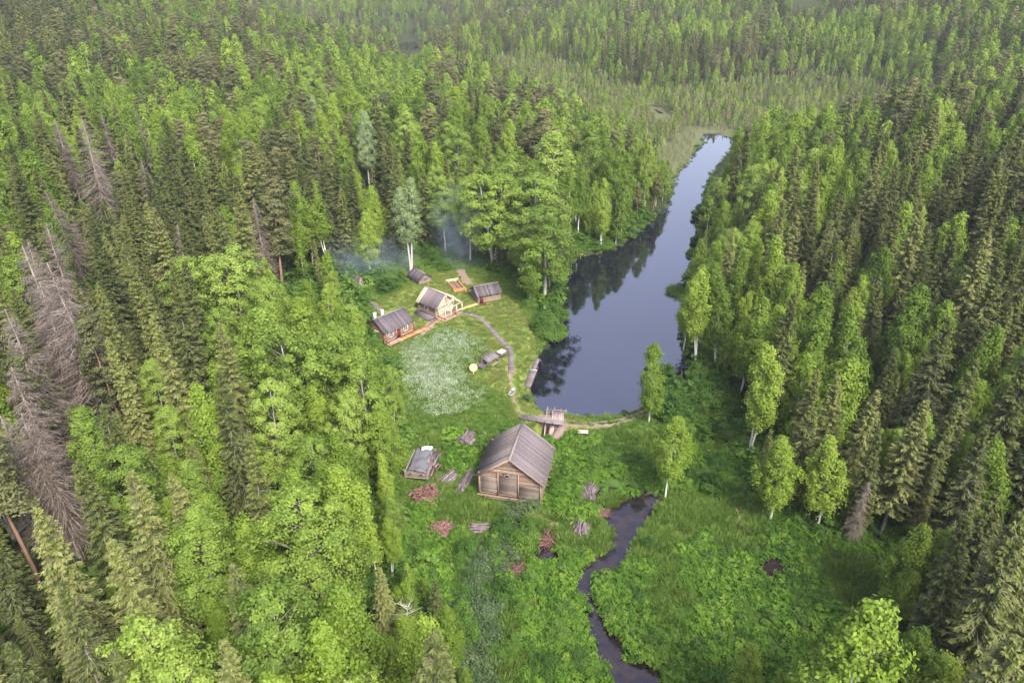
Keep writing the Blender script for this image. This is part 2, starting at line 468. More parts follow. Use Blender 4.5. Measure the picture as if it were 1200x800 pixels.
class Bag:
    def __init__(s): s.v, s.f, s.t, s.m, s.n = [], [], [], [], 0
    def add(s, v, f, tone, m=0):
        s.v.append(v); s.f.append(np.asarray(f) + s.n); s.n += len(v)
        s.t.append(np.broadcast_to(np.asarray(tone, float), (len(f),))); s.m.append(np.full(len(f), m))
    def mesh(s, name, mats):
        return quick_mesh(name, np.concatenate(s.v), np.concatenate(s.f), np.concatenate(s.t), mats=mats, fm=np.concatenate(s.m))
    def merged(s, o, m):
        for v, f, t in zip(o.v, o.f, o.t): pass

def spruce_arrays(rng, H, R, nw, nb, ns, size, sparse=0.0, base=.1):
    W, L = Bag(), Bag()
    W.add(*tube(np.c_[np.zeros(6), np.zeros(6), np.linspace(-.3, H, 6)], np.linspace(.2, .02, 6) * H / 20, 6), .5)
    t = (np.arange(nw) + .5) / nw
    t = t ** .85
    T = np.repeat(t, nb); n = len(T)
    T = np.clip(T + rng.normal(0, .4 / nw, n), .01, 1)
    A = rng.uniform(0, 2 * math.pi, n)
    prof = np.minimum(T ** .72, 1.25 - .35 * T) * (1 - .35 * smooth(.85, 1, T))
    ln = R * prof * rng.uniform(.72, 1.12, n)
    keep = rng.random(n) > sparse * T
    T, A, ln = T[keep], A[keep], ln[keep]; n = len(T)
    z0 = H * (1 - T * (1 - base))
    slope = .45 - .85 * smooth(0, .55, T) + rng.normal(0, .07, n)
    dirv = np.stack([np.cos(A), np.sin(A)], -1)
    def pt(s, i):
        r = ln[i] * s
        return np.stack([dirv[i, 0] * r, dirv[i, 1] * r, z0[i] + ln[i] * (slope[i] * s + .22 * s * s)], -1)
    # wood of the boughs as thin strips
    ii = np.arange(n)
    for a_, b_ in ((0, .5), (.5, .95)):
        p0, p1 = pt(np.full(n, a_), ii), pt(np.full(n, b_), ii)
        wd = .035 * (1.2 - a_)
        pr = np.stack([-dirv[:, 1], dirv[:, 0], np.zeros(n)], -1) * wd
        v = np.stack([p0 - pr, p0 + pr, p1 + pr * .6, p1 - pr * .6], 1).reshape(-1, 3); v[:, 2] += .03
        W.add(v, np.arange(n * 4).reshape(n, 4), .75)
    # sprays
    I = np.repeat(ii, ns)
    s = np.tile((np.arange(ns) + .6) / ns, n) + rng.normal(0, .05, n * ns); s = np.clip(s, .12, 1.02)
    C = pt(s, I)
    side = rng.choice([-1.0, 0.0, 1.0], len(I), p=[.4, .2, .4])
    lat = np.stack([-dirv[I, 1], dirv[I, 0]], -1) * side[:, None]
    out = dirv[I] * .75 + lat * .75
    droop = -.25 - .3 * rng.random(len(I)) * (1 - T[I] * .3)
    U = unit(np.c_[out, droop + rng.normal(0, .15, len(I))])
    sz = size * (1.25 - .5 * s) * (.5 + .6 * np.clip(ln[I] / R, .1, 1)) * rng.uniform(.75, 1.3, len(I))
    nrm = unit(np.c_[rng.normal(0, .35, (len(I), 2)), np.ones(len(I))])
    Wd = unit(np.cross(U, nrm)) * (sz * .36)[:, None]
    C = C + U * (sz * .7)[:, None]
    C[:, 2] += rng.normal(0, .05, len(I))
    bt = rng.random(n)
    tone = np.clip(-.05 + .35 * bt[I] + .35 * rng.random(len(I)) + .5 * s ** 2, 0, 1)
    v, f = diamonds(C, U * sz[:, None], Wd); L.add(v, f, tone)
    # hanging twigs
    m = rng.random(len(I)) < .55
    C2 = C[m] - U[m] * (sz[m] * .5)[:, None]; C2[:, 2] -= sz[m] * .45
    a2 = rng.uniform(0, 6.28, m.sum())
    U2 = unit(np.c_[rng.normal(0, .25, (m.sum(), 2)), -np.ones(m.sum())]) * (sz[m] * .6)[:, None]
    W2_ = np.stack([np.cos(a2), np.sin(a2), 0 * a2], -1) * (sz[m] * .25)[:, None]
    v, f = diamonds(C2, U2, W2_); L.add(v, f, tone[m] * .8)
    return W, L

def dead_spruce_arrays(rng, H, R, nw, nb):
    W, L = Bag(), Bag()
    W.add(*tube(np.c_[rng.normal(0, .05, 6), rng.normal(0, .05, 6), np.linspace(-.3, H, 6)], np.linspace(.22, .03, 6) * H / 20, 6), .8)
    for k in range(nw):
        T = ((k + .5) / nw) ** .9
        for j in range(nb):
            if rng.random() < .12: continue
            a = rng.uniform(0, 6.283); ln = R * min(T ** .7, 1.2 - .4 * T) * rng.uniform(.55, 1.15)
            z = H * (1 - T * .85) + rng.normal(0, .15); sl = .35 - .95 * min(1, T * 1.8) + rng.normal(0, .12)
            s = np.array([0, .35, .7, 1.0]); d = np.array([math.cos(a), math.sin(a)])
            bend = rng.normal(0, .12)
            p = np.c_[d[0] * ln * s - d[1] * bend * ln * s * s, d[1] * ln * s + d[0] * bend * ln * s * s, z + ln * (sl * s + .1 * s * s)]
            W.add(*tube(p, np.array([.045, .035, .025, .01]) * (.6 + .5 * T), 3), rng.uniform(.3, 1))
            m = max(3, int(ln * 9)); q = rng.uniform(.2, 1, m)
            C = np.stack([np.interp(q, s, p[:, i]) for i in range(3)], -1)
            sd = rng.choice([-1, 1], m)
            U = np.stack([d[0] * .5 - d[1] * sd * .8, d[1] * .5 + d[0] * sd * .8, np.full(m, -.45) + rng.normal(0, .25, m)], -1)
            sz = rng.uniform(.15, .42, m)[:, None] * (1.2 - .5 * q[:, None])
            U = unit(U) * sz; Wd = unit(np.cross(U, np.array([.2, .1, 1.0]))) * .022
            v, f = diamonds(C + U, U, Wd); L.add(v, f, rng.random(m))
    return W, L

def leafy_arrays(rng, H, R, z0, nclump, nleaf, size, shape='ovate', droop=.3, clump=.75, bark_r=.13, stems=1, lean=0.0, limbs=True, flat=False):
    W, L = Bag(), Bag()
    ph = rng.uniform(0, 6.28, 6)
    for st in range(stems):
        off = rng.uniform(-1, 1, 2) * (.9 if stems > 1 else 0) * (1 if st else -.6)
        top = np.array([off[0] * 2.2 + lean * rng.uniform(-1, 1), off[1] * 2.2 + lean * rng.uniform(-1, 1)])
        Hs = H * (1 if st == 0 else rng.uniform(.78, .95))
        tt = np.linspace(0, 1, 7)
        px_ = off[0] * .25 + top[0] * tt ** 1.2 + .12 * np.sin(tt * 5 + ph[0]) * (tt > 0); py_ = off[1] * .25 + top[1] * tt ** 1.2 + .12 * np.sin(tt * 4 + ph[1]) * (tt > 0)
        pz = np.linspace(-.3, Hs * .96, 7)
        W.add(*tube(np.c_[px_, py_, pz], bark_r * (1.1 - tt) * H / 16 + .02, 6), .7)
        nc = nclump // stems
        u = (np.arange(nc) + rng.random(nc)) / nc           # height through the crown, 0 base
        if shape == 'ovate': prof = np.sin(np.pi * np.clip(u, 0, 1) ** .72) ** .75 * (1 - .25 * u) + .06
        elif shape == 'broad': prof = np.sqrt(np.clip(1 - (2 * u - .9) ** 2 * .8, .04, 1))
        elif shape == 'column': prof = np.minimum(1, u * 4 + .35) * np.sqrt(np.clip(1 - u ** 2.2, .02, 1))
        elif shape == 'pine': prof = np.sqrt(np.clip(1 - (1.6 * u - .7) ** 2, .05, 1)) * rng.uniform(.5, 1.1, nc)
        A = np.arange(nc) * 2.39996 + rng.normal(0, .5, nc)
        lob = 1 + .2 * np.sin(2 * A + ph[2] + 4 * u) + .14 * np.sin(3 * A + ph[3] - 6 * u) + rng.normal(0, .1, nc)
        rad = R * (1 if stems == 1 else .72) * prof * lob * np.sqrt(.22 * (1 - smooth(.5, .85, u)) + rng.uniform(0, 1, nc) * (1 - .22 * (1 - smooth(.5, .85, u))))
        zc = z0 + (Hs - z0) * u
        cx = np.interp(zc, pz, px_) + rad * np.cos(A); cy = np.interp(zc, pz, py_) + rad * np.sin(A)
        C = np.stack([cx, cy, zc], -1)
        csz = clump * rng.uniform(.65, 1.3, nc) * (1 - .35 * u)
        if limbs:
            for i in range(nc):
                if rad[i] < .35 * R or rng.random() < .6: continue
                zs = max(z0 * .7, zc[i] - rad[i] * rng.uniform(.7, 1.2))
                s0 = np.array([np.interp(zs, pz, px_), np.interp(zs, pz, py_), zs])
                mid = (s0 * .45 + C[i] * .55) + np.array([0, 0, .15 * rad[i]])
                W.add(*tube(np.stack([s0, mid, C[i]]), np.array([.04, .025, .008]) * H / 16, 3), 0.0)
        I = np.repeat(np.arange(nc), nleaf); n = len(I)
        g = rng.normal(0, .5, (n, 3)); ln = np.linalg.norm(g, axis=1); g *= (np.minimum(ln, 1.15) / (ln + 1e-6))[:, None]
        g[:, 2] *= .35 if flat else .75
        P = C[I] + g * csz[I][:, None]
        hang = rng.exponential(droop, n) * (np.hypot(g[:, 0], g[:, 1]) * .8 + .3)
        P[:, 2] -= hang
        axisv = np.stack([np.interp(P[:, 2], pz, px_), np.interp(P[:, 2], pz, py_), P[:, 2] - .6], -1)
        outw = unit(P - axisv)
        nrm = unit(outw * .7 + unit(g) * .5 + np.array([0, 0, .5]) + rng.normal(0, .45, (n, 3)))
        U = unit(np.cross(nrm, rng.normal(0, 1, (n, 3)))); 
        U[:, 2] -= droop * .8; U = unit(U)
        Wd = unit(np.cross(U, nrm))
        sz = size * rng.uniform(.65, 1.35, n)
        ct = rng.random(nc)
        tone = np.clip(.42 * ct[I] + .45 * rng.random(n) + .13 * u[I], 0, 1)
        v, f = diamonds(P, U * sz[:, None], Wd * (sz * .6)[:, None]); L.add(v, f, tone)
    return W, L

def shrub_arrays(rng, R, Hh, nclump, nleaf, size):
    W, L = Bag(), Bag()
    A = rng.uniform(0, 6.28, nclump); rr = R * np.sqrt(rng.random(nclump)); 
    zc = Hh * (.25 + .75 * rng.random(nclump)) * (1 - .5 * (rr / R) ** 2)
    C = np.stack([rr * np.cos(A), rr * np.sin(A), zc], -1)
    for i in range(0, nclump, 3):
        W.add(*tube(np.stack([np.array([0, 0, -.1]) + C[i] * [.1, .1, 0], C[i] * [.5, .5, .7], C[i]]), np.array([.03, .022, .01]), 3), .5)
    I = np.repeat(np.arange(nclump), nleaf); n = len(I)
    g = rng.normal(0, .5, (n, 3)); g[:, 2] *= .7
    P = C[I] + g * (R * .28)
    P[:, 2] = np.maximum(P[:, 2], .05)
    nrm = unit(unit(C)[I] * .6 + np.array([0, 0, .8]) + rng.normal(0, .5, (n, 3)))
    U = unit(np.cross(nrm, rng.normal(0, 1, (n, 3)))); Wd = np.cross(U, nrm)
    sz = size * rng.uniform(.6, 1.4, n); ct = rng.random(nclump)
    v, f = diamonds(P, U * sz[:, None], Wd * (sz * .6)[:, None]); L.add(v, f, np.clip(.45 * ct[I] + .55 * rng.random(n), 0, 1))
    return W, L

# near variants: (trunk mesh, crown mesh, nominal height) ; far variants: one mesh each
NEAR, FAR = {}, {}
def variant(kind, WL, wood, leaf, H, cat):
    W, L = WL
    NEAR.setdefault(kind, []).append((W.mesh(cat + '_trunk', (wood,)), L.mesh(cat + '_crown', (leaf,)), H))
def farvariant(kind, WL, wood, leaf, H, cat):
    W, L = WL
    B = Bag()
    for v, f, t, m in zip(W.v, W.f, W.t, W.m): B.v.append(v); B.f.append(f); B.t.append(t); B.m.append(m)
    nv = W.n
    for v, f, t in zip(L.v, L.f, L.t): B.v.append(v); B.f.append(f + nv); B.t.append(t); B.m.append(np.full(len(f), 1))
    FAR.setdefault(kind, []).append((B.mesh(cat, (wood, leaf)), H))
def rg(i): return np.random.default_rng(100 + i)
for i, (H, R, sp_, bs) in enumerate([(20, 2.5, .1, .08), (20, 2.9, .15, .1), (20, 2.2, .3, .14), (20, 3.1, .25, .06), (20, 2.6, .4, .2), (20, 1.9, .1, .1)]):
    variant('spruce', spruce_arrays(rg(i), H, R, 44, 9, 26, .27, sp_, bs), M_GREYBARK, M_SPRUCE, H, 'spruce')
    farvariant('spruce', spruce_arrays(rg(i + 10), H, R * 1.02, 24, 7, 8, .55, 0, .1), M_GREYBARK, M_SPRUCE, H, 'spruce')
for i, (H, R) in enumerate([(20, 3.5), (20, 3.1), (20, 4.0), (20, 2.8)]):
    variant('dead', dead_spruce_arrays(rg(20 + i), H, R, 50, 8), M_DEAD, M_DEADTWIG, H, 'dead_spruce')
farvariant('dead', dead_spruce_arrays(rg(27), 20, 2.2, 22, 4), M_DEAD, M_DEADTWIG, 20, 'dead_spruce')
for i, (H, R, z0, shp, stems, dr, le) in enumerate([(16, 2.3, 4.5, 'ovate', 1, .45, .5), (16, 2.0, 5, 'ovate', 1, .5, .8), (16, 2.6, 4, 'ovate', 2, .4, .3), (16, 1.8, 3.2, 'column', 1, .4, .3), (16, 2.5, 5.5, 'ovate', 1, .4, .6), (16, 2.2, 6, 'column', 2, .4, .5)]):
    variant('birch', leafy_arrays(rg(30 + i), H, R, z0, 120, 105, .125, shp, dr, .72, .11, stems, le), M_WHITEBARK, M_BIRCH, H, 'birch')
    farvariant('birch', leafy_arrays(rg(40 + i), H, R, z0 * .7, 70, 30, .25, shp, .4, .95, .11, 1, .3, limbs=False), M_WHITEBARK, M_BIRCH, H, 'birch')
for i, (H, R, z0, shp, st) in enumerate([(18, 3.3, 5, 'broad', 1), (18, 2.9, 6.5, 'ovate', 1), (18, 3.7, 5, 'broad', 2), (18, 2.7, 7, 'column', 1)]):
    variant('aspen', leafy_arrays(rg(50 + i), H, R, z0, 160, 140, .118, shp, .15, .8, .16, st, .6), M_ASPBARK, M_ASPEN, H, 'aspen')
    farvariant('aspen', leafy_arrays(rg(60 + i), H, R * .92, z0 * .8, 80, 32, .27, shp, .2, 1.05, .13, 1, .3, limbs=False), M_ASPBARK, M_ASPEN, H, 'aspen')
for i, (H, R, z0) in enumerate([(18, 2.1, 8.5), (18, 2.5, 7), (18, 1.8, 9.5), (18, 2.3, 6)]):
    variant('pine', leafy_arrays(rg(70 + i), H, R, z0, 85, 120, .13, 'pine', .02, .85, .14, 1, .3, flat=True), M_PINEBARK, M_PINE, H, 'pine')
    farvariant('pine', leafy_arrays(rg(80 + i), H, R * .95, z0 * .75, 60, 30, .26, 'pine', .02, .95, .14, 1, .3, limbs=False), M_PINEBARK, M_PINE, H, 'pine')
variant('silver', leafy_arrays(rg(90), 20, 3.0, 7.5, 150, 130, .13, 'ovate', .12, .9, .17, 2, .3), M_ASPBARK, M_SILVER, 20, 'silver_aspen')
variant('silver', leafy_arrays(rg(91), 20, 2.5, 6.5, 150, 130, .13, 'ovate', .12, .85, .15, 1, .3), M_ASPBARK, M_SILVER, 20, 'silver_aspen')
for i, (R, h) in enumerate([(1.6, 2.0), (1.3, 2.6), (2.0, 1.9), (1.1, 1.5)]):
    variant('shrub', shrub_arrays(rg(95 + i), R, h, 50, 90, .10), M_GREYBARK, M_SHRUB, h, 'shrub')
    farvariant('shrub', shrub_arrays(rg(195 + i), R, h, 24, 24, .24), M_GREYBARK, M_SHRUB, h, 'shrub')
for i in range(3):
    farvariant('scrub', leafy_arrays(rg(105 + i), 8, 1.2, 1.2, 30, 16, .22, 'column', .2, .7, .07, 1, .4, limbs=False), M_WHITEBARK, M_SCRUB, 8, 'bog_scrub')

# ------------------------------------------------------------------ stuff scattered with geometry nodes
def scatter(name, meshes, pts, which, rotz, scale, tilt=None):
    src = bpy.data.collections.new(name + '_kinds')
    for i, me in enumerate(meshes):
        src.objects.link(bpy.data.objects.new('%s_kind_%03d' % (name, i), me))
    me = bpy.data.meshes.new(name)
    pts = np.asarray(pts, np.float32)
    me.vertices.add(len(pts)); me.vertices.foreach_set('co', pts.ravel())
    for nm, arr in (('which', which), ):
        a = me.attributes.new(nm, 'INT', 'POINT'); a.data.foreach_set('value', np.asarray(arr, np.int32))
    rot = np.zeros((len(pts), 3), np.float32); rot[:, 2] = rotz
    if tilt is not None: rot[:, :2] = tilt
    a = me.attributes.new('turn', 'FLOAT_VECTOR', 'POINT'); a.data.foreach_set('vector', rot.ravel())
    sc_ = np.asarray(scale, np.float32)
    if sc_.ndim == 1: sc_ = np.repeat(sc_[:, None], 3, 1)
    a = me.attributes.new('size', 'FLOAT_VECTOR', 'POINT'); a.data.foreach_set('vector', sc_.ravel())
    o = bpy.data.objects.new(name, me); COL.objects.link(o)
    ng = bpy.data.node_groups.new(name + '_nodes', 'GeometryNodeTree')
    ng.interface.new_socket('Geometry', in_out='INPUT', socket_type='NodeSocketGeometry')
    ng.interface.new_socket('Geometry', in_out='OUTPUT', socket_type='NodeSocketGeometry')
    gi = ng.nodes.new('NodeGroupInput'); go = ng.nodes.new('NodeGroupOutput')
    ci = ng.nodes.new('GeometryNodeCollectionInfo'); ci.inputs['Collection'].default_value = src
    ci.inputs['Separate Children'].default_value = True; ci.inputs['Reset Children'].default_value = True
    ip = ng.nodes.new('GeometryNodeInstanceOnPoints'); ip.inputs['Pick Instance'].default_value = True
    def attr(nm, ty):
        n = ng.nodes.new('GeometryNodeInputNamedAttribute'); n.data_type = ty; n.inputs['Name'].default_value = nm; return n.outputs['Attribute']
    e2r = ng.nodes.new('FunctionNodeEulerToRotation')
    ng.links.new(attr('turn', 'FLOAT_VECTOR'), e2r.inputs[0])
    ng.links.new(gi.outputs[0], ip.inputs['Points']); ng.links.new(ci.outputs[0], ip.inputs['Instance'])
    ng.links.new(attr('which', 'INT'), ip.inputs['Instance Index'])
    ng.links.new(e2r.outputs[0], ip.inputs['Rotation']); ng.links.new(attr('size', 'FLOAT_VECTOR'), ip.inputs['Scale'])
    ng.links.new(ip.outputs[0], go.inputs[0])
    md = o.modifiers.new('scatter', 'NODES'); md.node_group = ng
    tag(o, kind='stuff')
    return o
# ------------------------------------------------------------------ where trees stand
KINDS = ['spruce', 'birch', 'aspen', 'pine', 'dead']
# mixture at tree tops by place in the valley (photo pixel of the top): spruce, birch, aspen, pine, dead
MIX = [(40, 30, 4, 3, 0, 2, 0), (250, 15, 6, 2, 0, 3, 0), (150, 60, 2, 5, 1, 2, 0), (60, 110, 3, 4, 2, 1, 0), (60, 200, 7, 2, 1, 1, 1),
       (50, 350, 7, 1, 0, 1, .6), (20, 480, 6, 1, 0, 3, .6), (100, 620, 8, 2, 0, 0, 0), (60, 760, 8, 1, 0, 0, 0), (200, 740, 2, 4, 4, 0, 0),
       (160, 460, 5, 4, 1, 0, 0), (230, 500, 1, 5, 3, 0, 0), (330, 460, .3, 4, 6, 0, 0), (350, 600, .3, 3, 7, 0, 0), (420, 600, .5, 5, 3, 0, 0), (480, 700, .2, 5, 3, 0, 0),
       (350, 360, .5, 5, 4, 0, 0), (250, 350, 6, 3, 1, 0, 0), (150, 330, 8, 1, 0, 0, .3), (200, 200, 8, 1, 0, 1, .2), (330, 190, 8, 1, 0, 1, 0), (450, 160, 7, 2, 1, 1, 0),
       (200, 110, .6, 8, 2, .6, 0), (290, 105, .4, 8, 2, .6, 0), (400, 100, .4, 8, 2, .8, 0), (460, 100, .4, 8, 2, .8, 0), (520, 110, .5, 8, 2, 1, 0), (110, 85, .6, 7, 2, .6, 0), (620, 130, .5, 6, 2, 1.5, 0), (700, 160, .5, 7, 3, 1, 0), (760, 190, .5, 7, 2, 1, 0), 
       (350, 55, 2, 3, 1, 5, 0), (500, 60, 2, 3, 0, 5, 0), (620, 50, 3, 4, 0, 4, 0), (750, 50, 3, 5, 0, 2, 0), (700, 15, 3, 5, 0, 2, 0), (450, 25, 3, 4, 0, 3, 0),
       (250, 60, 2, 4, 0, 4, 0), (850, 20, 4, 5, 0, 2, 0), (850, 60, 4, 5, 0, 2, 0), (920, 80, 2, 6, 0, 2, 0), (1000, 40, 4, 5, 0, 2, 0), (1130, 30, 4, 5, 0, 2, 0), (1080, 90, 4, 5, 0, 2, 0), (1170, 120, 2, 6, 0, 1, 0), (980, 150, 1, 7, 1, 1, 0), (1100, 160, 3, 5, 0, .5, 0), (1010, 190, 2, 6, 0, .5, 0),
       (1070, 340, 4, 5, 1, 0, 0), (1000, 370, 4, 5, 0, 0, 0), (1130, 400, 4, 5, 1, 0, 0), (930, 340, 4, 5, 0, 0, 0),
       (860, 190, 1, 7, 2, 0, 0), (830, 290, .6, 7, 2, 0, 0), (900, 290, 4, 4, 1, 0, 0), (980, 230, 7, 2, 0, 0, 0), (1050, 200, 9, 1, 0, 0, 0), (1150, 200, 9, 1, 0, 0, 0), (1000, 330, 7, 3, 0, 0, 0), (1080, 290, 5, 4, 0, 0, 0), (1150, 330, 6, 2, 0, 0, 0),
       (870, 360, 3, 5, 1, 0, 0), (980, 420, 7, 3, 0, 0, 0), (1080, 430, 6, 3, 1, 0, 0), (1150, 440, 5, 3, 2, 0, 0), (1040, 520, 8, 1, 0, 0, 0), (1150, 540, 8, 1.5, 0, 0, 0), (1180, 650, 7, 3, 0, 0, 0), (1100, 700, 4, 5, 0, 0, 0)]
MIX += [(150, 560, 9, 1, 0, 0, 0), (30, 640, 9, 1, 0, 0, 0), (120, 700, 8, 2, 1, 0, 0), (190, 630, 7, 3, 1, 0, 0), (60, 900, 8, 2, 0, 0, 0), (260, 850, 2, 3, 5, 0, 0), (420, 850, 1, 4, 5, 0, 0), (260, 580, 3, 5, 2, 0, 0), (300, 540, 1, 6, 2, 0, 0),
        (440, 520, .5, 7, 2, 0, 0), (1000, 800, 1, 8, 0, 0, 0), (1180, 850, 6, 3, 0, 0, 0), (250, 420, 6, 3, 0, 0, 0)]
MIX = np.array(MIX, float)
MIX[:, 3] *= np.where(MIX[:, 1] < 150, 1.7, 1.1)
CLEAR1 = [(408, 352), (400, 340), (402, 312), (432, 312), (440, 326), (468, 322), (478, 308), (500, 305), (545, 312), (590, 334), (640, 372), (652, 390), (668, 340), (670, 300), (725, 293), (752, 268), (788, 230),
          (790, 206), (812, 186), (818, 168), (815, 152), (840, 153), (868, 164), (840, 205), (822, 236), (815, 285), (786, 342), (780, 400), (784, 450), (800, 468), (835, 505), (815, 545), (850, 560), (900, 600), (960, 640),
          (1035, 645), (1045, 690), (990, 745), (930, 765), (860, 790), (830, 830), (560, 830), (545, 740), (520, 680), (478, 640), (466, 590), (474, 540), (480, 515), (465, 470), (450, 425), (432, 405), (430, 372)]
CLEAR2 = [(466, 46), (488, 44), (496, 58), (478, 64), (466, 60)]
CLEAR3 = [(762, 124), (778, 127), (786, 136), (772, 136)]
CLEAR4 = [(928, -20), (962, -20), (965, 5), (930, 5)]
def in_clear(px, py):
    r = inside(px, py, CLEAR1)
    for c in (CLEAR2, CLEAR3, CLEAR4): r |= inside(px, py, c)
    return r

# hand-placed trees: kind, variant, top pixel, height, label
HERO = [
 ('dead', 0, 92, 137, 26, 'tall dead grey spruce with bare boughs, high in the upper left forest'),
 ('dead', 1, 74, 308, 27, 'largest dead spruce, a broad cone of bare pinkish boughs at left'),
 ('dead', 2, 66, 222, 19, 'short dead spruce with flat broken top and pale bare trunk at left'),
 ('dead', 3, 30, 288, 25, 'thin dead spruce just left of the largest dead spruce'),
 ('dead', 0, 4, 360, 23, 'bare dead spruce at the left edge of the photo, halfway up'),
 ('dead', 1, 2, 480, 20, 'dead spruce with fanned grey boughs low at the left edge'),
 ('dead', 2, 22, 482, 20, 'brownish grey dead spruce below the broad dead cone at left'),
 ('dead', 3, 118, 128, 17, 'small pinkish dead spruce behind the tall dead one in the upper left forest'),
 ('dead', 0, 66, 140, 22, 'reddish brown dying spruce left of the tall dead one in the upper left forest'),
 ('dead', 1, 14, 425, 20, 'grey dead spruce between the orange trunked pine and the largest dead spruce'),
 ('dead', 2, 36, 505, 18, 'lowest dead spruce of the left cluster, just above the big green spruces'),
 ('dead', 0, 52, 262, 22, 'dead spruce right behind the thin one at left, its top half grey'),
 ('dead', 3, 297, 232, 20, 'narrow dead spruce between green spruces left of the cottages'),
 ('dead', 3, 160, 128, 18, 'slim dead spruce standing among bright birches in the upper left forest'),
 ('dead', 2, 42, 330, 22, 'dead spruce behind the largest dead spruce at left'),
 ('silver', 0, 474, 210, 21, 'tall silvery green aspen with two pale trunks behind the small grey hut'),
 ('silver', 1, 425, 130, 22, 'silvery pale aspen rising above dark spruces behind the clearing'),
 ('silver', 1, 365, 112, 21, 'pale silvery aspen near the ridge above the clearing'),
 ('aspen', 2, 600, 192, 22, 'huge rounded light green aspen on the lake bank behind the small cabin'),
 ('aspen', 0, 628, 212, 21, 'round aspen leaning over the black water at the lake bank'),
 ('aspen', 0, 640, 250, 19, 'light green aspen lowest on the lake bank, its crown over the water edge'),
 ('aspen', 2, 578, 205, 21, 'rounded aspen left of the huge one on the lake bank'),
 ('aspen', 1, 548, 207, 20, 'slender aspen with bare pale trunk behind the log beam frame'),
 ('aspen', 3, 655, 163, 22, 'tall oval light green aspen behind the huge lakeside aspen'),
 ('birch', 3, 622, 280, 14, 'leafy birch at the lake bank right of the small cabin'),
 ('aspen', 0, 533, 152, 22, 'bright yellow green aspen crown between dark spruces behind the smoke'),
 ('birch', 0, 592, 138, 22, 'tall birch with white trunk behind the huge lakeside aspen'),
 ('birch', 1, 340, 212, 21, 'tall birch with long bare white trunk left of the cottages'),
 ('birch', 5, 372, 212, 20, 'twin topped birch left of the smoke by the pointed hut'),
 ('birch', 0, 428, 248, 15, 'drooping birch in thin smoke behind the pointed hut'),
 ('birch', 1, 437, 216, 18, 'birch with drooping yellow green crown right behind the pointed hut'),
 ('birch', 3, 705, 150, 20, 'tall narrow birch on the wooded point beyond the bend of the lake'),
 ('birch', 3, 728, 158, 19, 'bright narrow birch nearest the tip of the wooded lake point'),
 ('birch', 3, 770, 407, 13, 'lone slim birch at the foot of the lake beside the track'),
 ('birch', 4, 792, 490, 13.5, 'yellow green birch standing in the meadow beside the dark stream pool'),
 ('birch', 5, 905, 400, 19.5, 'tall thin birch with forked white trunk right of the stream'),
 ('birch', 0, 925, 508, 14, 'left one of two yellow green birches at the right edge of the meadow'),
 ('birch', 1, 985, 515, 14.5, 'right one of two birches at the right meadow edge, with crooked white trunk'),
 ('birch', 2, 1075, 606, 14, 'bright yellow birch cluster with three white trunks at the right meadow corner'),
 ('birch', 4, 1112, 612, 13, 'smaller green birch right of the bright yellow birch cluster'),
 ('birch', 2, 1060, 718, 13, 'broad bright green birch low at the right of the meadow'),
 ('birch', 4, 1125, 762, 14, 'yellow topped birch at the bottom edge at right'),
 ('birch', 0, 1080, 752, 13, 'pale yellow birch crown at the bottom edge, next to the broad green birch'),
 ('birch', 0, 885, 765, 9, 'small rounded birch at the bottom of the meadow'),
 ('birch', 5, 833, 312, 19, 'birch with white trunk on the right lake bank'),
 ('birch', 2, 858, 308, 19, 'round topped birch with two white trunks on the right lake bank'),
 ('birch', 4, 812, 322, 16, 'bright birch nearest the water on the right lake bank'),
 ('aspen', 0, 355, 575, 22, 'broad pale green aspen, the biggest crown in the lower left woods'),
 ('aspen', 2, 330, 375, 22, 'large bright green aspen at the middle of the left woods'),
 ('aspen', 1, 300, 365, 22, 'grey green aspen beside the large bright one in the left woods'),
 ('aspen', 0, 385, 380, 20, 'grey green aspen between the left woods and the brown cottage'),
 ('aspen', 2, 262, 292, 22, 'bright yellow green aspen among spruces in the left forest'),
 ('aspen', 0, 215, 300, 19, 'yellow green aspen partly behind a spruce in the left forest'),
 ('aspen', 2, 200, 722, 21, 'bright aspen crown at the bottom edge in the left corner'),
 ('aspen', 0, 320, 690, 21, 'wide pale aspen crown at the bottom edge of the left woods'),
 ('birch', 4, 380, 334, 11, 'bright yellow green tree in front of the pointed hut'),
 ('aspen', 0, 190, 478, 13, 'low yellow green leafy tree right of the dead spruces'),
 ('aspen', 0, 175, 420, 14, 'fresh green leafy tree at the foot of the dead spruces'),
 ('aspen', 0, 455, 430, 13, 'grey green leafy tree at the left edge of the flowery garden'),
 ('birch', 4, 445, 480, 14, 'green leafy birch left of the ruined shed'),
 ('spruce', 3, 150, 545, 24, 'big drooping spruce with spreading boughs in the lower left corner'),
 ('spruce', 1, 38, 590, 24, 'big dense spruce at the left edge in the lower corner'),
 ('spruce', 3, 62, 690, 21, 'spruce with visible pale boughs at the bottom left edge'),
 ('spruce', 1, 120, 285, 22, 'spruce with upturned boughs right of the dead spruces'),
 ('spruce', 0, 215, 305, 24, 'tall green spruce with a thick crown in the middle of the left forest'),
 ('spruce', 4, 1020, 455, 20, 'spruce with bare lower trunk at the right meadow edge'),
 ('spruce', 2, 1040, 500, 17, 'spruce with pale dead lower boughs behind the right meadow edge'),
 ('dead', 1, 1018, 560, 10, 'thin leafless spruce snag at the right meadow edge'),
 ('pine', 1, 5, 415, 20, 'pine with a bare orange trunk at the left edge'),
]
def hero_base(px, py, h):
    g = 1.0
    for _ in range(20):
        x, y = ray_at(px, py, g + h); g = .5 * g + .5 * float(land(x, y))
    return float(x), float(y), g

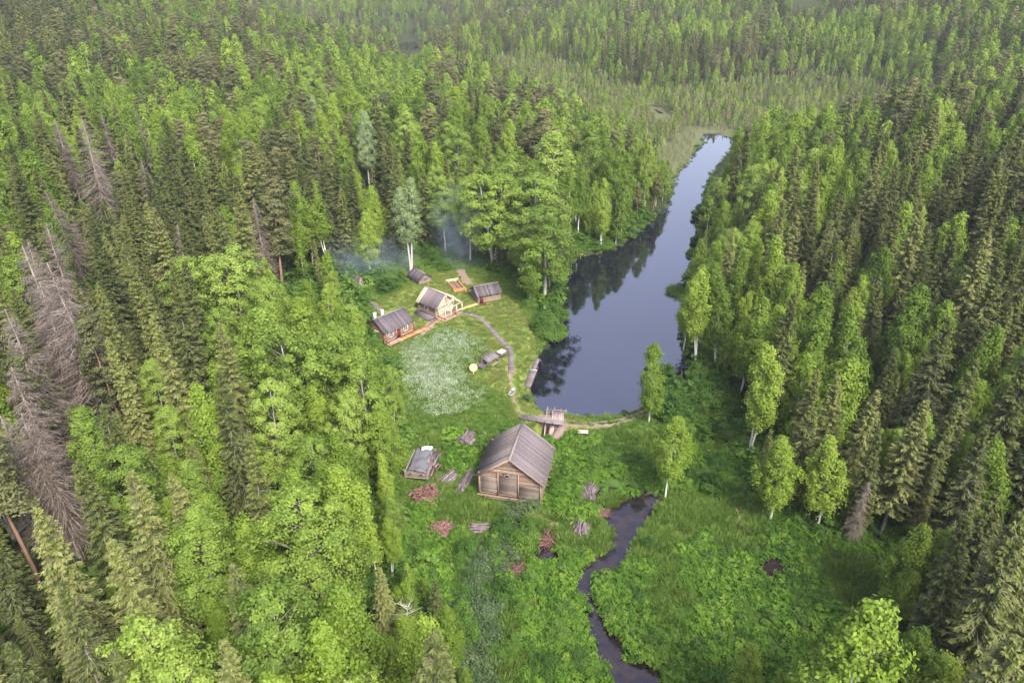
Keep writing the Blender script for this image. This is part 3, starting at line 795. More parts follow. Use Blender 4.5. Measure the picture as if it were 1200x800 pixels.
trees = []       # dict per standing tree
for k, vi, px, py, h, lab in HERO:
    x, y, g = hero_base(px, py, h)
    trees.append(dict(k=k, v=vi, x=x, y=y, z=g, h=h, lab=lab, wide=1.0, rot=RNG.uniform(0, 6.28)))
for a in trees:
    if a['k'] == 'aspen' and a['h'] > 18: a['wide'] = 1.65 if 'lake' in a['lab'] else 1.2
    if 'lake' in a['lab'] and a['k'] == 'aspen': a['h'] += 1.5
    if a['k'] == 'dead': a['wide'] = 1.45 if 'largest' in a['lab'] else 1.0 if 'snag' in a['lab'] else 1.25
    if a['k'] == 'birch' and a['h'] < 16: a['wide'] = 1.25
E2 = 4.0
cell = {}
def add_cell(x, y): cell.setdefault((int(x // 4), int(y // 4)), []).append((x, y))
def near_ok(x, y, d):
    cx, cy = int(x // 4), int(y // 4)
    r = int(d // 4) + 1
    d2 = d * d
    for i in range(cx - r, cx + r + 1):
        for j in range(cy - r, cy + r + 1):
            for (a, b) in cell.get((i, j), ()):
                if (a - x) ** 2 + (b - y) ** 2 < d2: return False
    return True
for t in trees: add_cell(t['x'], t['y'])
# keep sight lines to the hand-placed crowns free of random trees in front of them
hp = [(t, proj(t['x'], t['y'], t['z'] + t['h'] * .95), proj(t['x'], t['y'], t['z'] + t['h'] * (.12 if 'trunk' in t['lab'] else .35 if t['k'] == 'dead' else .6))) for t in trees]

def candidates(n, y0, y1):
    y = np.sqrt(RNG.uniform(y0 ** 2, y1 ** 2, n)); x = RNG.uniform(-1, 1, n) * (y * .86 + 34)
    return x, y
zones = [(24, 75, 2600, 3.4), (75, 170, 14000, 3.6), (170, 330, 26000, 4.3), (210, 470, 60000, -2.6), (330, 620, 46000, 4.4), (620, 1200, 56000, 5.8), (1200, 2300, 50000, 10.5)]
cands = []
for y0, y1, n, d in zones:
    x, y = candidates(n, y0, y1)
    sL = sdf(x, y, LAKE); ok = sL > 1.2
    for P_ in (MEADOW,): ok &= sdf(x, y, P_) > 1.0
    for P_ in (FARPOND, FARLAKE): ok &= sdf(x, y, P_) > 5
    ok &= sdf(x, y, BOGPOND) > 2
    ok &= seg_dist(x, y, CREEK2) > 2.2
    if d < 0: ok &= sdf(x, y, BOG) < 3
    for hx_, hy_ in (site(-31.4, 131.9, 2.1), site(-31.0, 128.5, 2), site(-30.6, 125, 2)): ok &= np.hypot(x - hx_, y - hy_) > 3.2
    x, y = x[ok], y[ok]
    z = land(x, y)
    bog = sdf(x, y, BOG)
    # choose kinds by where the crown shows
    hh = 19.0
    tx, ty, _ = proj(x, y, z + hh)
    far_ = smooth(180, 380, np.hypot(x, y)); patch = fbm(x, y, 18, 2) * (1 - far_) + far_ * (.5 + 1.7 * (fbm(x, y, 75, 2) - .5))
    wgt = 1.0 / ((tx[:, None] - MIX[None, :, 0]) ** 2 + (1.6 * (ty[:, None] - MIX[None, :, 1])) ** 2 + 400) ** 2.3
    mix = (wgt @ MIX[:, 2:]) / wgt.sum(1)[:, None]
    mix[:, 0] *= np.exp(4.0 * (patch - .5)); mix[:, 1:3] *= np.exp(-4.0 * (patch - .5))[:, None]
    mix[:, 3] *= np.exp(6 * (fbm(x, y, 30, 5) - .5))
    mix /= mix.sum(1)[:, None]
    u = RNG.random(len(x)); kk = (u[:, None] > np.cumsum(mix, 1)).sum(1).clip(0, 4)
    h = np.where(kk == 0, RNG.normal(20.5, 4.0, len(x)), np.where(kk == 3, RNG.normal(20, 2.4, len(x)), np.where(kk == 4, RNG.normal(19, 3, len(x)), RNG.normal(19, 2.4, len(x)))))
    h = np.clip(h, 9, 26); small = RNG.random(len(x)) < .16; h = np.where(small, h * RNG.uniform(.4, .7, len(x)), h)
    inb = bog < 4
    h = np.where(inb, RNG.uniform(3.5, 10, len(x)), h)
    h = np.where(inb & (sdf(x, y, LAKE) < 11), RNG.uniform(1.6, 3.4, len(x)), h)
    h = np.where(~inb, h * (1 - .24 * smooth(260, 520, np.hypot(x, y))), h)
    rim = smooth(4, 40, bog); h = h * (.7 + .3 * rim)
    h = h * (.78 + .22 * smooth(.5, 10, sdf(x, y, LAKE)))
    keep = ~(inb & (RNG.random(len(x)) < .1))
    # keep open areas, water and hand-placed crowns in sight
    for it in range(3):
        bad = np.zeros(len(x), bool)
        for fr, wd in ((1.0, 0), (.85, .5), (.7, 1), (.5, 1.0), (.35, 1.0), (.35, 0), (.18, 1.0), (.18, 0), (0, .4)):
            a, b, dd = proj(x, y, z + h * fr)
            rw = 2.0 * h / 19 * wd * FPX / dd
            bad |= in_clear(a, b) | in_clear(a - rw, b) | in_clear(a + rw, b)
        h = np.where(bad, h * .55, h)
    keep &= ~bad
    a, b, dd = proj(x, y, z + h * .97)
    a2, b2, _ = proj(x, y, z + h * .7)
    for t, (hx, hy, hz), (mx_, my_, mz_) in hp:
        rw = (3.6 if t['k'] == 'dead' else 4.3 if 'trunk' in t['lab'] else 2.2) * FPX / mz_
        front = dd < hz - 1.0
        for (qa, qb) in ((a, b), (a2, b2)):
            hit = (np.abs(qa - (hx + (mx_ - hx) * np.clip((qb - hy) / (my_ - hy + 1), 0, 1))) < rw * 1.1) & (qb > hy - 4) & (qb < my_ + 12) & front
            keep &= ~hit
    keep &= h > 1.4
    ii = np.where(keep)[0]
    cands.append((x[ii], y[ii], z[ii], h[ii], kk[ii], inb[ii], abs(d)))
for x, y, z, h, kk, inb, d in cands:
    for i in range(len(x)):
        dd = d * (.62 if h[i] < 11 else 1.18 if kk[i] in (1, 2) and not inb[i] else 1.0) * (.8 + .5 * ((i * 7919) % 97) / 97)
        if near_ok(x[i], y[i], dd):
            add_cell(x[i], y[i])
            k = ('birch' if i % 5 < 2 and h[i] > 4 else 'scrub') if inb[i] else KINDS[kk[i]]
            trees.append(dict(k=k, v=-1, x=float(x[i]), y=float(y[i]), z=float(z[i]), h=float(h[i]), lab=None, wide=float(RNG.uniform(.9, 1.2) * (1 + .18 * min(1, y[i] / 450))), rot=float(RNG.uniform(0, 6.28))))

# ------------------------------------------------------------------ individuals, largest in the picture first
NAMES = dict(spruce=('spruce_tree', 'spruce'), birch=('birch_tree', 'birch'), aspen=('aspen_tree', 'aspen'), pine=('pine_tree', 'pine'),
             dead=('dead_spruce', 'dead spruce'), silver=('aspen_tree', 'aspen'), shrub=('shrub', 'shrub'))
def place_phrase(t):
    px, py, d = proj(t['x'], t['y'], t['z'] + t['h'] * .6)
    if d < 100: return 'in the near woods left of the meadow' if px < 600 else 'in the near woods right of the meadow'
    if px < 430: return 'in the left forest beyond the dead spruces' if d > 150 else 'in the left forest level with the clearing'
    if px < 690: return 'in the forest behind the cottages'
    if px < 800 and py < 300: return 'on the wooded point beyond the lake bend'
    if px < 900: return 'in the strip along the right lake bank'
    return 'in the deep forest right of the lake' if d < 170 else 'in the far forest right of the lake'
LOOK = dict(spruce=['pointed dark green spruce', 'slim olive green spruce', 'short young spruce'], birch=['light green birch', 'yellow green birch', 'low leafy young birch'],
            aspen=['rounded light green aspen', 'pale green aspen', 'low rounded young aspen'], pine=['brownish green pine', 'dull green pine', 'small brownish pine'], dead=['bare grey dead spruce'] * 3)
rr_ = random.Random(8)
def stand(k, vi, x, y, z, h, wide, rot, label, group):
    tm, cm, H = NEAR[k][vi]
    nm, cat = NAMES[k]
    e = bpy.data.objects.new(nm, None); e.empty_display_size = .5
    s = h / H
    e.location = (x, y, z); e.scale = (s * wide, s * wide, s); e.rotation_euler = (0, 0, rot) if k == 'shrub' else (rr_.gauss(0, .032), rr_.gauss(0, .032), rot)
    COL.objects.link(e)
    a = bpy.data.objects.new('stems' if k == 'shrub' else 'trunk', tm); b = bpy.data.objects.new('foliage' if k == 'shrub' else ('boughs' if k == 'dead' else 'crown'), cm)
    a.parent = e; b.parent = e
    COL.objects.link(a); COL.objects.link(b)
    tag(e, label, cat, group)
    return e
rr_ = random.Random(8)
byk = {}
for t in trees:
    px, py, d = proj(t['x'], t['y'], t['z'] + t['h'] * .7)
    t['d'] = d
    t['inview'] = bool((-25 < px < 1225 and -10 < py < 880) or (d < 75 and -120 < px < 1320 and proj(t['x'], t['y'], t['z'] + t['h'])[1] < 840))
    t['size'] = t['h'] / d + (10 if t['lab'] else 0) if t['h'] > 3 else 0
    if t['k'] != 'scrub' and (t['inview'] or t['lab']): byk.setdefault('aspen' if t['k'] == 'silver' else t['k'], []).append(t)
LIMIT = dict(spruce=300, birch=300, aspen=300, pine=200, dead=90)
for k, L_ in byk.items():
    L_.sort(key=lambda t: -t['size'])
    for t in L_[:LIMIT[k]]:
        t['single'] = True
        vi = t['v'] if t['v'] >= 0 else random.randrange(len(NEAR[t['k']]))
        if t['lab']: lab, grp = t['lab'], None
        else:
            j = 2 if t['h'] < 11 else vi % 2
            lab = LOOK[k][j] + ' ' + place_phrase(t)
            grp = lab.replace('spruce ', 'spruces ').replace('birch ', 'birches ').replace('aspen ', 'aspens ').replace('pine ', 'pines ')
        stand(t['k'], vi, t['x'], t['y'], t['z'] - .05, t['h'], t['wide'], t['rot'], lab, grp)
rest = [t for t in trees if not t.get('single')]
order = ['spruce', 'birch', 'aspen', 'pine', 'dead', 'scrub']
fm_, start = [], {}
for k in order:
    start[k] = (len(fm_), len(FAR[k])); fm_ += [m for m, H in FAR[k]]
nfar = len(fm_)
for k in ('spruce', 'birch', 'aspen', 'pine', 'dead'):     # a few fuller ones for the nearer of the mass
    pass
which = [start[t['k'] if t['k'] != 'silver' else 'aspen'][0] + random.randrange(start[t['k'] if t['k'] != 'silver' else 'aspen'][1]) for t in rest]
HN = dict(spruce=20, birch=16, aspen=18, pine=18, dead=20, scrub=8, silver=18)
scl = np.array([[t['h'] / HN[t['k']] * t['wide'], t['h'] / HN[t['k']] * t['wide'], t['h'] / HN[t['k']]] for t in rest])
print('TREES', len(trees), 'rest', len(rest), {k: len(v) for k, v in byk.items()})
FOREST = scatter('forest', fm_, [(t['x'], t['y'], t['z'] - .1) for t in rest], which, [t['rot'] for t in rest], scl, tilt=RNG.normal(0, .03, (len(rest), 2)))
tag(FOREST, 'mixed far-off forest of spruce, pine and birch covering the valley and hills')
# ------------------------------------------------------------------ timber building helpers
M_LOG = wood_mat('weathered_logs', [(.2, (.08, .055, .045)), (.5, (.22, .148, .112)), (.8, (.38, .285, .225))], (.25, 1, 1), 5)
M_LOGRED = wood_mat('reddish_logs', [(.2, (.11, .062, .042)), (.5, (.28, .165, .115)), (.8, (.43, .29, .21))], (.25, 1, 1), 5)
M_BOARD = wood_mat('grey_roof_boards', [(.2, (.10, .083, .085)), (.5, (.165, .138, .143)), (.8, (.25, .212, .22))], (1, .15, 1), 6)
M_DARKBOARD = wood_mat('dark_roof_boards', [(.2, (.05, .04, .045)), (.5, (.10, .083, .093)), (.8, (.18, .155, .17))], (1, .15, 1), 6)
M_MOSSY_SHADE = wood_mat('mossy_shaded_roof_boards', [(.2, (.06, .048, .045)), (.45, (.13, .105, .105)), (.65, (.19, .165, .15)), (.85, (.26, .26, .16))], (1, .3, 1), 3)
M_GREYPLANK = wood_mat('grey_wall_boards', [(.2, (.09, .07, .06)), (.5, (.19, .15, .13)), (.8, (.30, .25, .22))], (.25, 1, 1), 6)
M_FRESH = wood_mat('fresh_timber', [(.2, (.42, .31, .19)), (.5, (.49, .4, .29)), (.8, (.64, .56, .45))], (.3, 1, 1), 6)
M_ORANGE = wood_mat('orange_deck_boards', [(.2, (.22, .10, .045)), (.5, (.38, .19, .085)), (.8, (.5, .3, .16))], (1, .3, 1), 6)
M_YELLOW = wood_mat('yellow_planks', [(.2, (.38, .26, .1)), (.5, (.52, .38, .16)), (.8, (.6, .47, .24))], (.3, 1, 1), 5)
M_WALK = wood_mat('dark_walkway_boards', [(.2, (.075, .06, .06)), (.5, (.155, .125, .125)), (.8, (.27, .22, .22))], (1, 1, 1), 5)
M_PINKPLANK = wood_mat('pinkish_grey_planks', [(.2, (.24, .17, .155)), (.5, (.4, .3, .28)), (.8, (.52, .43, .4))], (1, 1, 1), 5)
M_FIREWOOD = wood_mat('split_firewood', [(.2, (.06, .028, .026)), (.45, (.14, .07, .06)), (.7, (.27, .16, .13)), (.9, (.5, .4, .32))], (1, 1, 1), 3)
M_GREYLOG = wood_mat('grey_logs', [(.2, (.06, .045, .05)), (.5, (.16, .12, .125)), (.8, (.34, .28, .28))], (.5, .5, .5), 3)
M_WHITEP = wood_mat('white_paint', [(.2, (.6, .6, .58)), (.8, (.82, .82, .8))], (1, 1, 1), 6)
M_TARP = wood_mat('grey_roofing_felt', [(.2, (.05, .05, .056)), (.8, (.15, .145, .16))], (1, 1, 1), 2, .6)
M_DARKIN = wood_mat('dark_opening', [(.2, (.01, .01, .012)), (.8, (.03, .028, .03))], (1, 1, 1), 3)
M_STONE = wood_mat('pale_stone', [(.2, (.2, .19, .18)), (.5, (.4, .38, .36)), (.8, (.6, .58, .55))], (1, 1, 1), 2)
M_BROWNDOOR = wood_mat('dark_red_door', [(.2, (.09, .025, .02)), (.8, (.17, .05, .04))], (1, 1, .2), 5)
_g, _nt, _o = mat('window_glass')
_b = _nt.nodes.new('ShaderNodeBsdfPrincipled'); _b.inputs['Base Color'].default_value = (.03, .035, .045, 1); _b.inputs['Roughness'].default_value = .08
_nt.links.new(_b.outputs[0], _o.inputs[0]); M_GLASS = _g
rr = random.Random(3)

def bar(b, p0, p1, w, h, tone=None, up=(0, 0, 1)):
    """a squared board or beam from p0 to p1, w across, h thick"""
    p0, p1 = Vector(p0), Vector(p1)
    d = (p1 - p0).normalized(); u = Vector(up)
    s = d.cross(u)
    if s.length < 1e-4: s = d.cross(Vector((1, 0, 0)))
    s.normalize(); n = s.cross(d).normalized()
    a, c = s * (w / 2), n * (h / 2)
    v = [p0 - a - c, p0 + a - c, p0 + a + c, p0 - a + c, p1 - a - c, p1 + a - c, p1 + a + c, p1 - a + c]
    f = [(3, 2, 1, 0), (4, 5, 6, 7), (0, 1, 5, 4), (1, 2, 6, 5), (2, 3, 7, 6), (3, 0, 4, 7)]
    b.add(np.array([tuple(q) for q in v]), np.array(f), rr.random() if tone is None else tone)
def log(b, p0, p1, r, tone=None, sides=7, r1=None):
    p0, p1 = np.array(p0, float), np.array(p1, float)
    v, f = tube(np.stack([p0, p0 * .5 + p1 * .5, p1]), np.array([r, (r + (r1 or r)) / 2, r1 or r]), sides)
    t = rr.random() if tone is None else tone
    b.add(v, f, t)
    # ends
    n = sides
    for base, cpt in ((0, p0), (2 * n, p1)):
        vv = np.concatenate([v[base:base + n], cpt[None]])
        ff = np.array([[i, (i + 1) % n, n, n] for i in range(n)])
        ff3 = ff[:, :3]
        b.v.append(vv); b.f.append(np.stack([ff3[:, 0], ff3[:, 1], ff3[:, 2], ff3[:, 2]], -1) + b.n); b.n += len(vv)
        b.t.append(np.full(n, min(1, t + .35))); b.m.append(np.zeros(n, int))
def build(bag, name, material, parent=None):
    V_ = np.concatenate(bag.v); F_ = np.concatenate(bag.f); T_ = np.concatenate(bag.t)
    tri = F_[:, 2] == F_[:, 3]
    me = quick_mesh(name, V_, F_[~tri], np.concatenate([T_[~tri], T_[tri]]), faces3=F_[tri][:, :3], mats=(material,))
    o = bpy.data.objects.new(name, me); COL.objects.link(o)
    if parent is not None: o.parent = parent
    return o
def thing(name, x, y, z, yaw, label, cat, group=None):
    e = bpy.data.objects.new(name, None); e.location = (x, y, z); e.rotation_euler = (0, 0, yaw); e.empty_display_size = .5
    COL.objects.link(e); tag(e, label, cat, group); return e

def log_wall(e, a, b_, h, r=.13, m=None, ext=.28, gable=None, name='wall'):
    """stacked logs between a and b (xy); gable = extra height at the middle"""
    B = Bag(); a, b_ = np.array(a, float), np.array(b_, float); d = (b_ - a) / np.linalg.norm(b_ - a)
    z = r; L = np.linalg.norm(b_ - a)
    while z < h:
        log(B, (*(a - d * ext * rr.uniform(.8, 1.2)), z), (*(b_ + d * ext * rr.uniform(.8, 1.2)), z), r * rr.uniform(.95, 1.05)); z += r * 1.82
    if gable:
        mid = (a + b_) / 2
        while z < h + gable - .05:
            k = (1 - (z - h) / gable) * L / 2 * .96
            log(B, (*(mid - d * k), z), (*(mid + d * k), z), r); z += r * 1.82
    return build(B, name, m or M_LOG, e)
def plank_slope(B, p_ridge0, p_ridge1, p_eave0, p_eave1, n, th=.04, gap=.06, jag=.12):
    """boards running from ridge to eave"""
    r0, r1, e0, e1 = (Vector(p) for p in (p_ridge0, p_ridge1, p_eave0, p_eave1))
    w = (r1 - r0).length / n
    nr = (r1 - r0).cross(e0 - r0).normalized()
    if nr.z < 0: nr = -nr
    for i in range(n):
        t = (i + .5) / n
        a, b_ = r0.lerp(r1, t), e0.lerp(e1, t)
        d = (b_ - a).normalized()
        b_ = b_ + d * rr.uniform(-jag, jag * .6)
        off = nr * (th * (.5 + (i % 2) * .8) + rr.uniform(0, .012))
        bar(B, a + off, b_ + off, w * (1 - gap * rr.random()) + (.03 if i % 2 else 0), th, up=nr)
def gable_roof(e, L, W, eave, ridge, ox, oy, n, m, ridge_cap=True, slopes=(1, -1), jag=.12, m2=None):
    """roof with ridge along local x; eave = height where slope meets the wall line"""
    k = (ridge - eave) / (W / 2)
    out = []
    for s in slopes:
        B = Bag()
        z_e = eave - k * oy
        plank_slope(B, (-L / 2 - ox, 0, ridge), (L / 2 + ox, 0, ridge), (-L / 2 - ox, s * (W / 2 + oy), z_e), (L / 2 + ox, s * (W / 2 + oy), z_e), n, jag=jag)
        # under-boards close the gaps, purlins beneath
        r_ = Vector((0, 0, ridge - .04)); 
        for q in (.15, .5, .88):
            y_ = s * (W / 2 + oy) * q; z_ = ridge - k * abs(y_) - .12
            log(B, (-L / 2 - ox * .9, y_, z_), (L / 2 + ox * .9, y_, z_), .08, .3)
        a0 = Vector((-L / 2 - ox + .03, s * .02, ridge - .03)); a1 = Vector((L / 2 + ox - .03, s * .02, ridge - .03))
        b0 = Vector((-L / 2 - ox + .03, s * (W / 2 + oy - .1), z_e + k * .1 - .03)); b1 = Vector((L / 2 + ox - .03, s * (W / 2 + oy - .1), z_e + k * .1 - .03))
        B.add(np.array([tuple(v) for v in (a0, a1, b1, b0)]), np.array([[0, 1, 2, 3]]), .1)
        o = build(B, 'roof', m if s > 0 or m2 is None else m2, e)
        out.append(o)
    if ridge_cap:
        B = Bag()
        for s in (1, -1):
            bar(B, (-L / 2 - ox - .05, s * .09, ridge + .07 - .02), (L / 2 + ox + .05, s * .09, ridge + .07 - .02), .22, .035, .9, up=(0, s * k, 1))
        build(B, 'ridge_board', M_MOSSY_SHADE, out[0])
    return out
def window(e, x, y, z, w, h, nx_, ny_, frame_m=None, glass=None, bars=True):
    """window on a wall facing (nx, ny) at local x, y, centre height z"""
    t = Vector((-ny_, nx_, 0)); n = Vector((nx_, ny_, 0)); c = Vector((x, y, z))
    G = Bag(); bar(G, c - t * w / 2, c + t * w / 2, .05, h, .5); g = build(G, 'window', glass or M_GLASS, e)
    Fm = Bag()
    for s in (-1, 1):
        bar(Fm, c + n * .03 + t * s * w / 2 - Vector((0, 0, h / 2 + .05)), c + n * .03 + t * s * w / 2 + Vector((0, 0, h / 2 + .05)), .1, .1, .8, up=n)
        bar(Fm, c + n * .035 - t * (w / 2 - .05) + Vector((0, 0, s * h / 2)), c + n * .035 + t * (w / 2 - .05) + Vector((0, 0, s * h / 2)), .09, .1, .8)
    if bars:
        bar(Fm, c + n * .03 - Vector((0, 0, h / 2)), c + n * .03 + Vector((0, 0, h / 2)), .035, .035, .8, up=n)
        bar(Fm, c + n * .03 - t * w / 2, c + n * .03 + t * w / 2, .035, .035, .8)
    build(Fm, 'frame', frame_m or M_WHITEP, g)
    return g
def door(e, x, y, z0, w, h, nx_, ny_, m):
    t = Vector((-ny_, nx_, 0)); n = Vector((nx_, ny_, 0)); c = Vector((x, y, z0))
    D = Bag()
    k = max(3, int(w / .16))
    for i in range(k):
        q = c + t * ((i + .5) / k - .5) * w
        bar(D, q, q + Vector((0, 0, h)), w / k * .96, .05, up=n)
    d = build(D, 'door', m, e)
    Hh = Bag(); q = c + n * .06 + t * w * .36 + Vector((0, 0, h * .5)); bar(Hh, q - Vector((0, 0, .08)), q + Vector((0, 0, .08)), .03, .04, .9, up=n); build(Hh, 'handle', M_DARKIN, d)
    return d

# ------------------------------------------------------------------ the big barn-like mill by the dam
ya = math.radians(77.3); mx, my, mz = .55, 77.0, -1.25
ML, MW, ME, MR = 7.6, 8.5, 3.9, 7.1
e = thing('log_mill', *site(mx, my, mz), mz, ya, 'big weathered log mill with steep grey board roof standing below the dam', 'mill')
x0 = -ML / 2
for (a, b_, g_) in (((x0, -MW / 2), (x0, MW / 2), MR - ME - .1), ((-x0, -MW / 2), (-x0, MW / 2), MR - ME - .1), ((x0, -MW / 2), (-x0, -MW / 2), None), ((x0, MW / 2), (-x0, MW / 2), None)):
    w_ = log_wall(e, a, b_, ME - .05, .13, M_LOG, .16, g_); w_.location.z = .55
    w_.scale.z = (ME - .55) / ME if g_ is None else (MR - .7) / (MR - .15)
rf = gable_roof(e, ML, MW, ME, MR, .55, .55, 34, M_MOSSY_SHADE, m2=M_BOARD)  # left slope mossy, and toned darker with that side's shade put into the colour
# boarded panels and posts on the front gable, a foot beam, the small window
B = Bag()
for (ya0, ya1, z0, z1) in ((3.95, 1.75, .95, 3.7), (1.45, -1.0, .95, 4.6), (-1.35, -4.0, .75, 2.9)):
    n_ = int((z1 - z0) / .2)
    for i in range(n_):
        z_ = z0 + (i + .5) * .2
        if z_ > 4.2: ya0_ = min(ya0, .9)
        else: ya0_ = ya0
        bar(B, (x0 - .17, ya0_, z_), (x0 - .17, ya1, z_), .19, .05, up=(1, 0, 0))
build(B, 'wall_boarding', M_GREYPLANK, e)
B = Bag()
for y_ in (4.2, 1.6, -1.2, -4.2): bar(B, (x0 - .24, y_, .35), (x0 - .24, y_, 4.0 if abs(y_) > 3 else 4.6), .14, .14, .8, up=(1, 0, 0))
build(B, 'wall_post', M_LOG, e)
B = Bag(); log(B, (x0 - .3, -4.6, .42), (x0 - .3, 4.5, .42), .18, .4); log(B, (x0 - .28, -4.5, .12), (x0 - .28, 3.0, .12), .15, .3); build(B, 'foot_beam', M_LOG, e)
B = Bag()
for y_ in (-4, -2, 0, 2, 4):
    for x_ in (-3.5, 0, 3.5): log(B, (x_, y_, -1.2), (x_, y_, .6), .18, .3)
build(B, 'stilts', M_GREYLOG, e)
window(e, x0 - .22, .35, 4.1, .55, .5, -1, 0, M_GREYPLANK, M_DARKIN, False)
B = Bag()
for s in (1, -1): bar(B, (x0 - .58, s * .05, MR - .02), (x0 - .58, s * (MW / 2 + .6), ME - .42), .05, .2, .85)
build(B, 'bargeboard', M_LOG, e)
B = Bag()
for s in (-1, 1):
    for i in range(5): log(B, (x0 + .3 + i * 1.7, s * (MW / 2 + .1), ME - .35), (x0 + .3 + i * 1.7, s * (MW / 2 + .9), ME - .75), .06, .4)
build(B, 'rafter_ends', M_LOG, e)

# ------------------------------------------------------------------ brown cottage with orange veranda
cy_ = math.radians(48)
ccx, ccy = (-24.95 - 20.05) / 2 - .0, (112.0 + 116.8) / 2 + .25
e = thing('cottage', *site(ccx, ccy, 1.75), 1.75, cy_, 'brown log cottage with dark plank roof and orange veranda at the garden', 'cottage')
CL, CW, CE, CR = 6.3, 5.0, 2.75, 4.3
for (a, b_, g_) in (((-CL / 2, -CW / 2), (-CL / 2, CW / 2), CR - CE - .12), ((CL / 2, -CW / 2), (CL / 2, CW / 2), CR - CE - .12), ((-CL / 2, -CW / 2), (CL / 2, -CW / 2), None), ((-CL / 2, CW / 2), (CL / 2, CW / 2), None)):
    log_wall(e, a, b_, CE - .1, .13, M_LOGRED, .25, g_)
rf = gable_roof(e, CL, CW, CE, CR, .45, .65, 15, M_DARKBOARD, jag=.2)
for x_ in (-2.6, -.9):
    B = Bag(); bar(B, (x_, .7, CR - .6), (x_, .7, CR + .7), .42, .42, .8); bar(B, (x_, .7, CR + .7), (x_, .7, CR + .8), .52, .52, .5); build(B, 'chimney', M_WHITEP, rf[0])
window(e, -1.9, -CW / 2 - .16, 1.55, .95, .95, 0, -1); window(e, 1.6, -CW / 2 - .16, 1.55, .95, .95, 0, -1)
window(e, -CL / 2 - .16, -.3, 1.6, .8, .9, -1, 0)
door(e, -.1, -CW / 2 - .17, .35, .9, 1.9, 0, -1, M_BROWNDOOR)
B = Bag()
for i in range(30): bar(B, (-3.4 + i * .32, -CW / 2 - .3, .38), (-3.4 + i * .32, -CW / 2 - 1.75, .38), .3, .06)
dk = build(B, 'veranda', M_ORANGE, e)
B = Bag()
for x_ in (-3.4, -1.2): bar(B, (x_, -CW / 2 - 1.72, 0), (x_, -CW / 2 - 1.72, .95), .12, .12)
bar(B, (-3.5, -CW / 2 - 1.72, .98), (-1.0, -CW / 2 - 1.72, .98), .28, .06, .9); bar(B, (-3.4, -CW / 2 - 1.72, .6), (-1.1, -CW / 2 - 1.72, .6), .04, .16, .9)
build(B, 'railing', M_PINKPLANK, dk)
B = Bag()
for x_ in (-3.2, -.9, 3.4): bar(B, (x_, -CW / 2 - .62, .4), (x_, -CW / 2 - .62, CE - .35), .12, .12, .6)
build(B, 'veranda_post', M_LOGRED, e)

# ------------------------------------------------------------------ new house with open timber porch
nyaw = math.radians(-40)
nx0, ny0 = (-17.25 - 10.8) / 2, (125.0 + 120.2) / 2
e = thing('timber_house', *site(nx0, ny0 + .35, 2.0), 2.0, nyaw, 'unfinished grey roofed house with open cream timber porch, between cottage and cabins', 'house')
NL, NW, NE, NR = 6.0, 4.6, 2.6, 4.4
def xw(x_): return x_ - .9
for (a, b_, g_) in (((-NL / 2 - .4, -NW / 2), (-NL / 2 - .4, NW / 2), 1.5), ((1.4, -NW / 2), (1.4, NW / 2), 1.5), ((-NL / 2 - .4, -NW / 2), (1.4, -NW / 2), None), ((-NL / 2 - .4, NW / 2), (1.4, NW / 2), None)):
    log_wall(e, a, b_, NE - .1, .12, M_FRESH if a[0] > 0 else M_LOG, .2, g_ and g_ + .1)
B = Bag()
plank_slope(B, (-2.9, -.02, NR), (2.0, -.02, NR), (-2.9, -NW / 2 - .5, NE - .4), (2.0, -NW / 2 - .5, NE - .4), 20, jag=.05)
r1_ = build(B, 'roof', M_BOARD, e)
B = Bag()
plank_slope(B, (-3.9, .02, NR), (2.0, .02, NR), (-3.9, NW / 2 + .5, NE - .4), (2.0, NW / 2 + .5, NE - .4), 22, jag=.05)
build(B, 'roof', M_BOARD, e)
B = Bag()
plank_slope(B, (-3.9, -.02, NR), (-2.93, -.02, NR), (-3.9, -NW / 2 - .6, NE - .45), (-2.93, -NW / 2 - .6, NE - .45), 4, jag=.02)
build(B, 'bare_roof_strip', M_FRESH, e)
B = Bag()
bar(B, (-4.0, 0, NR + .12), (4.1, 0, NR + .12), .26, .07, .9)
for x_ in (2.1, 3.9):
    for s in (1, -1): bar(B, (x_, 0, NR - .02), (x_, s * (NW / 2 + .4), NE - .32), .12, .16, .9)
    bar(B, (x_, -NW / 2, NE - .05), (x_, NW / 2, NE - .05), .12, .16, .9)
    bar(B, (x_, 0, NE), (x_, 0, NR - .1), .1, .1, .9)
for s in (1, -1): bar(B, (1.5, s * NW / 2, NE - .2), (4.0, s * NW / 2, NE - .2), .14, .16, .9)
for y_ in (-NW / 2, -.8, .8, NW / 2):
    bar(B, (3.9, y_, .3), (3.9, y_, NE - .28), .15, .15, .8)
bar(B, (2.2, -NW / 2, .3), (2.2, -NW / 2, NE - .28), .15, .15, .8)
build(B, 'porch_frame', M_FRESH, e)
B = Bag()
for y_ in (.9, 1.2): pass
for z_ in (.6, 1.15): 
    for (a, b_) in (((3.9, -NW / 2), (3.9, -.8)), ((3.9, .8), (3.9, NW / 2)), ((1.6, -NW / 2), (3.9, -NW / 2))): bar(B, (*a, z_), (*b_, z_), .05, .1, .9)
for i in range(9):
    bar(B, (1.75 + i * .25, -NW / 2 - .03, .45), (1.75 + i * .25, -NW / 2 - .03, 1.15), .05, .06, .8)
build(B, 'railing', M_FRESH, e)
B = Bag()
for i in range(11): bar(B, (1.55 + i * .25, -NW / 2 - .1, .28), (1.55 + i * .25, NW / 2 + .1, .28), .23, .06)
bar(B, (-3.4, -NW / 2 - .32, .3), (4.2, -NW / 2 - .32, .3), .3, .25, .6)
build(B, 'porch_floor', M_LOGRED, e)
window(e, -1.2, -NW / 2 - .15, 1.5, .9, .9, 0, -1, M_FRESH); door(e, 1.56, 0, .3, .85, 1.9, 1, 0, M_FRESH)

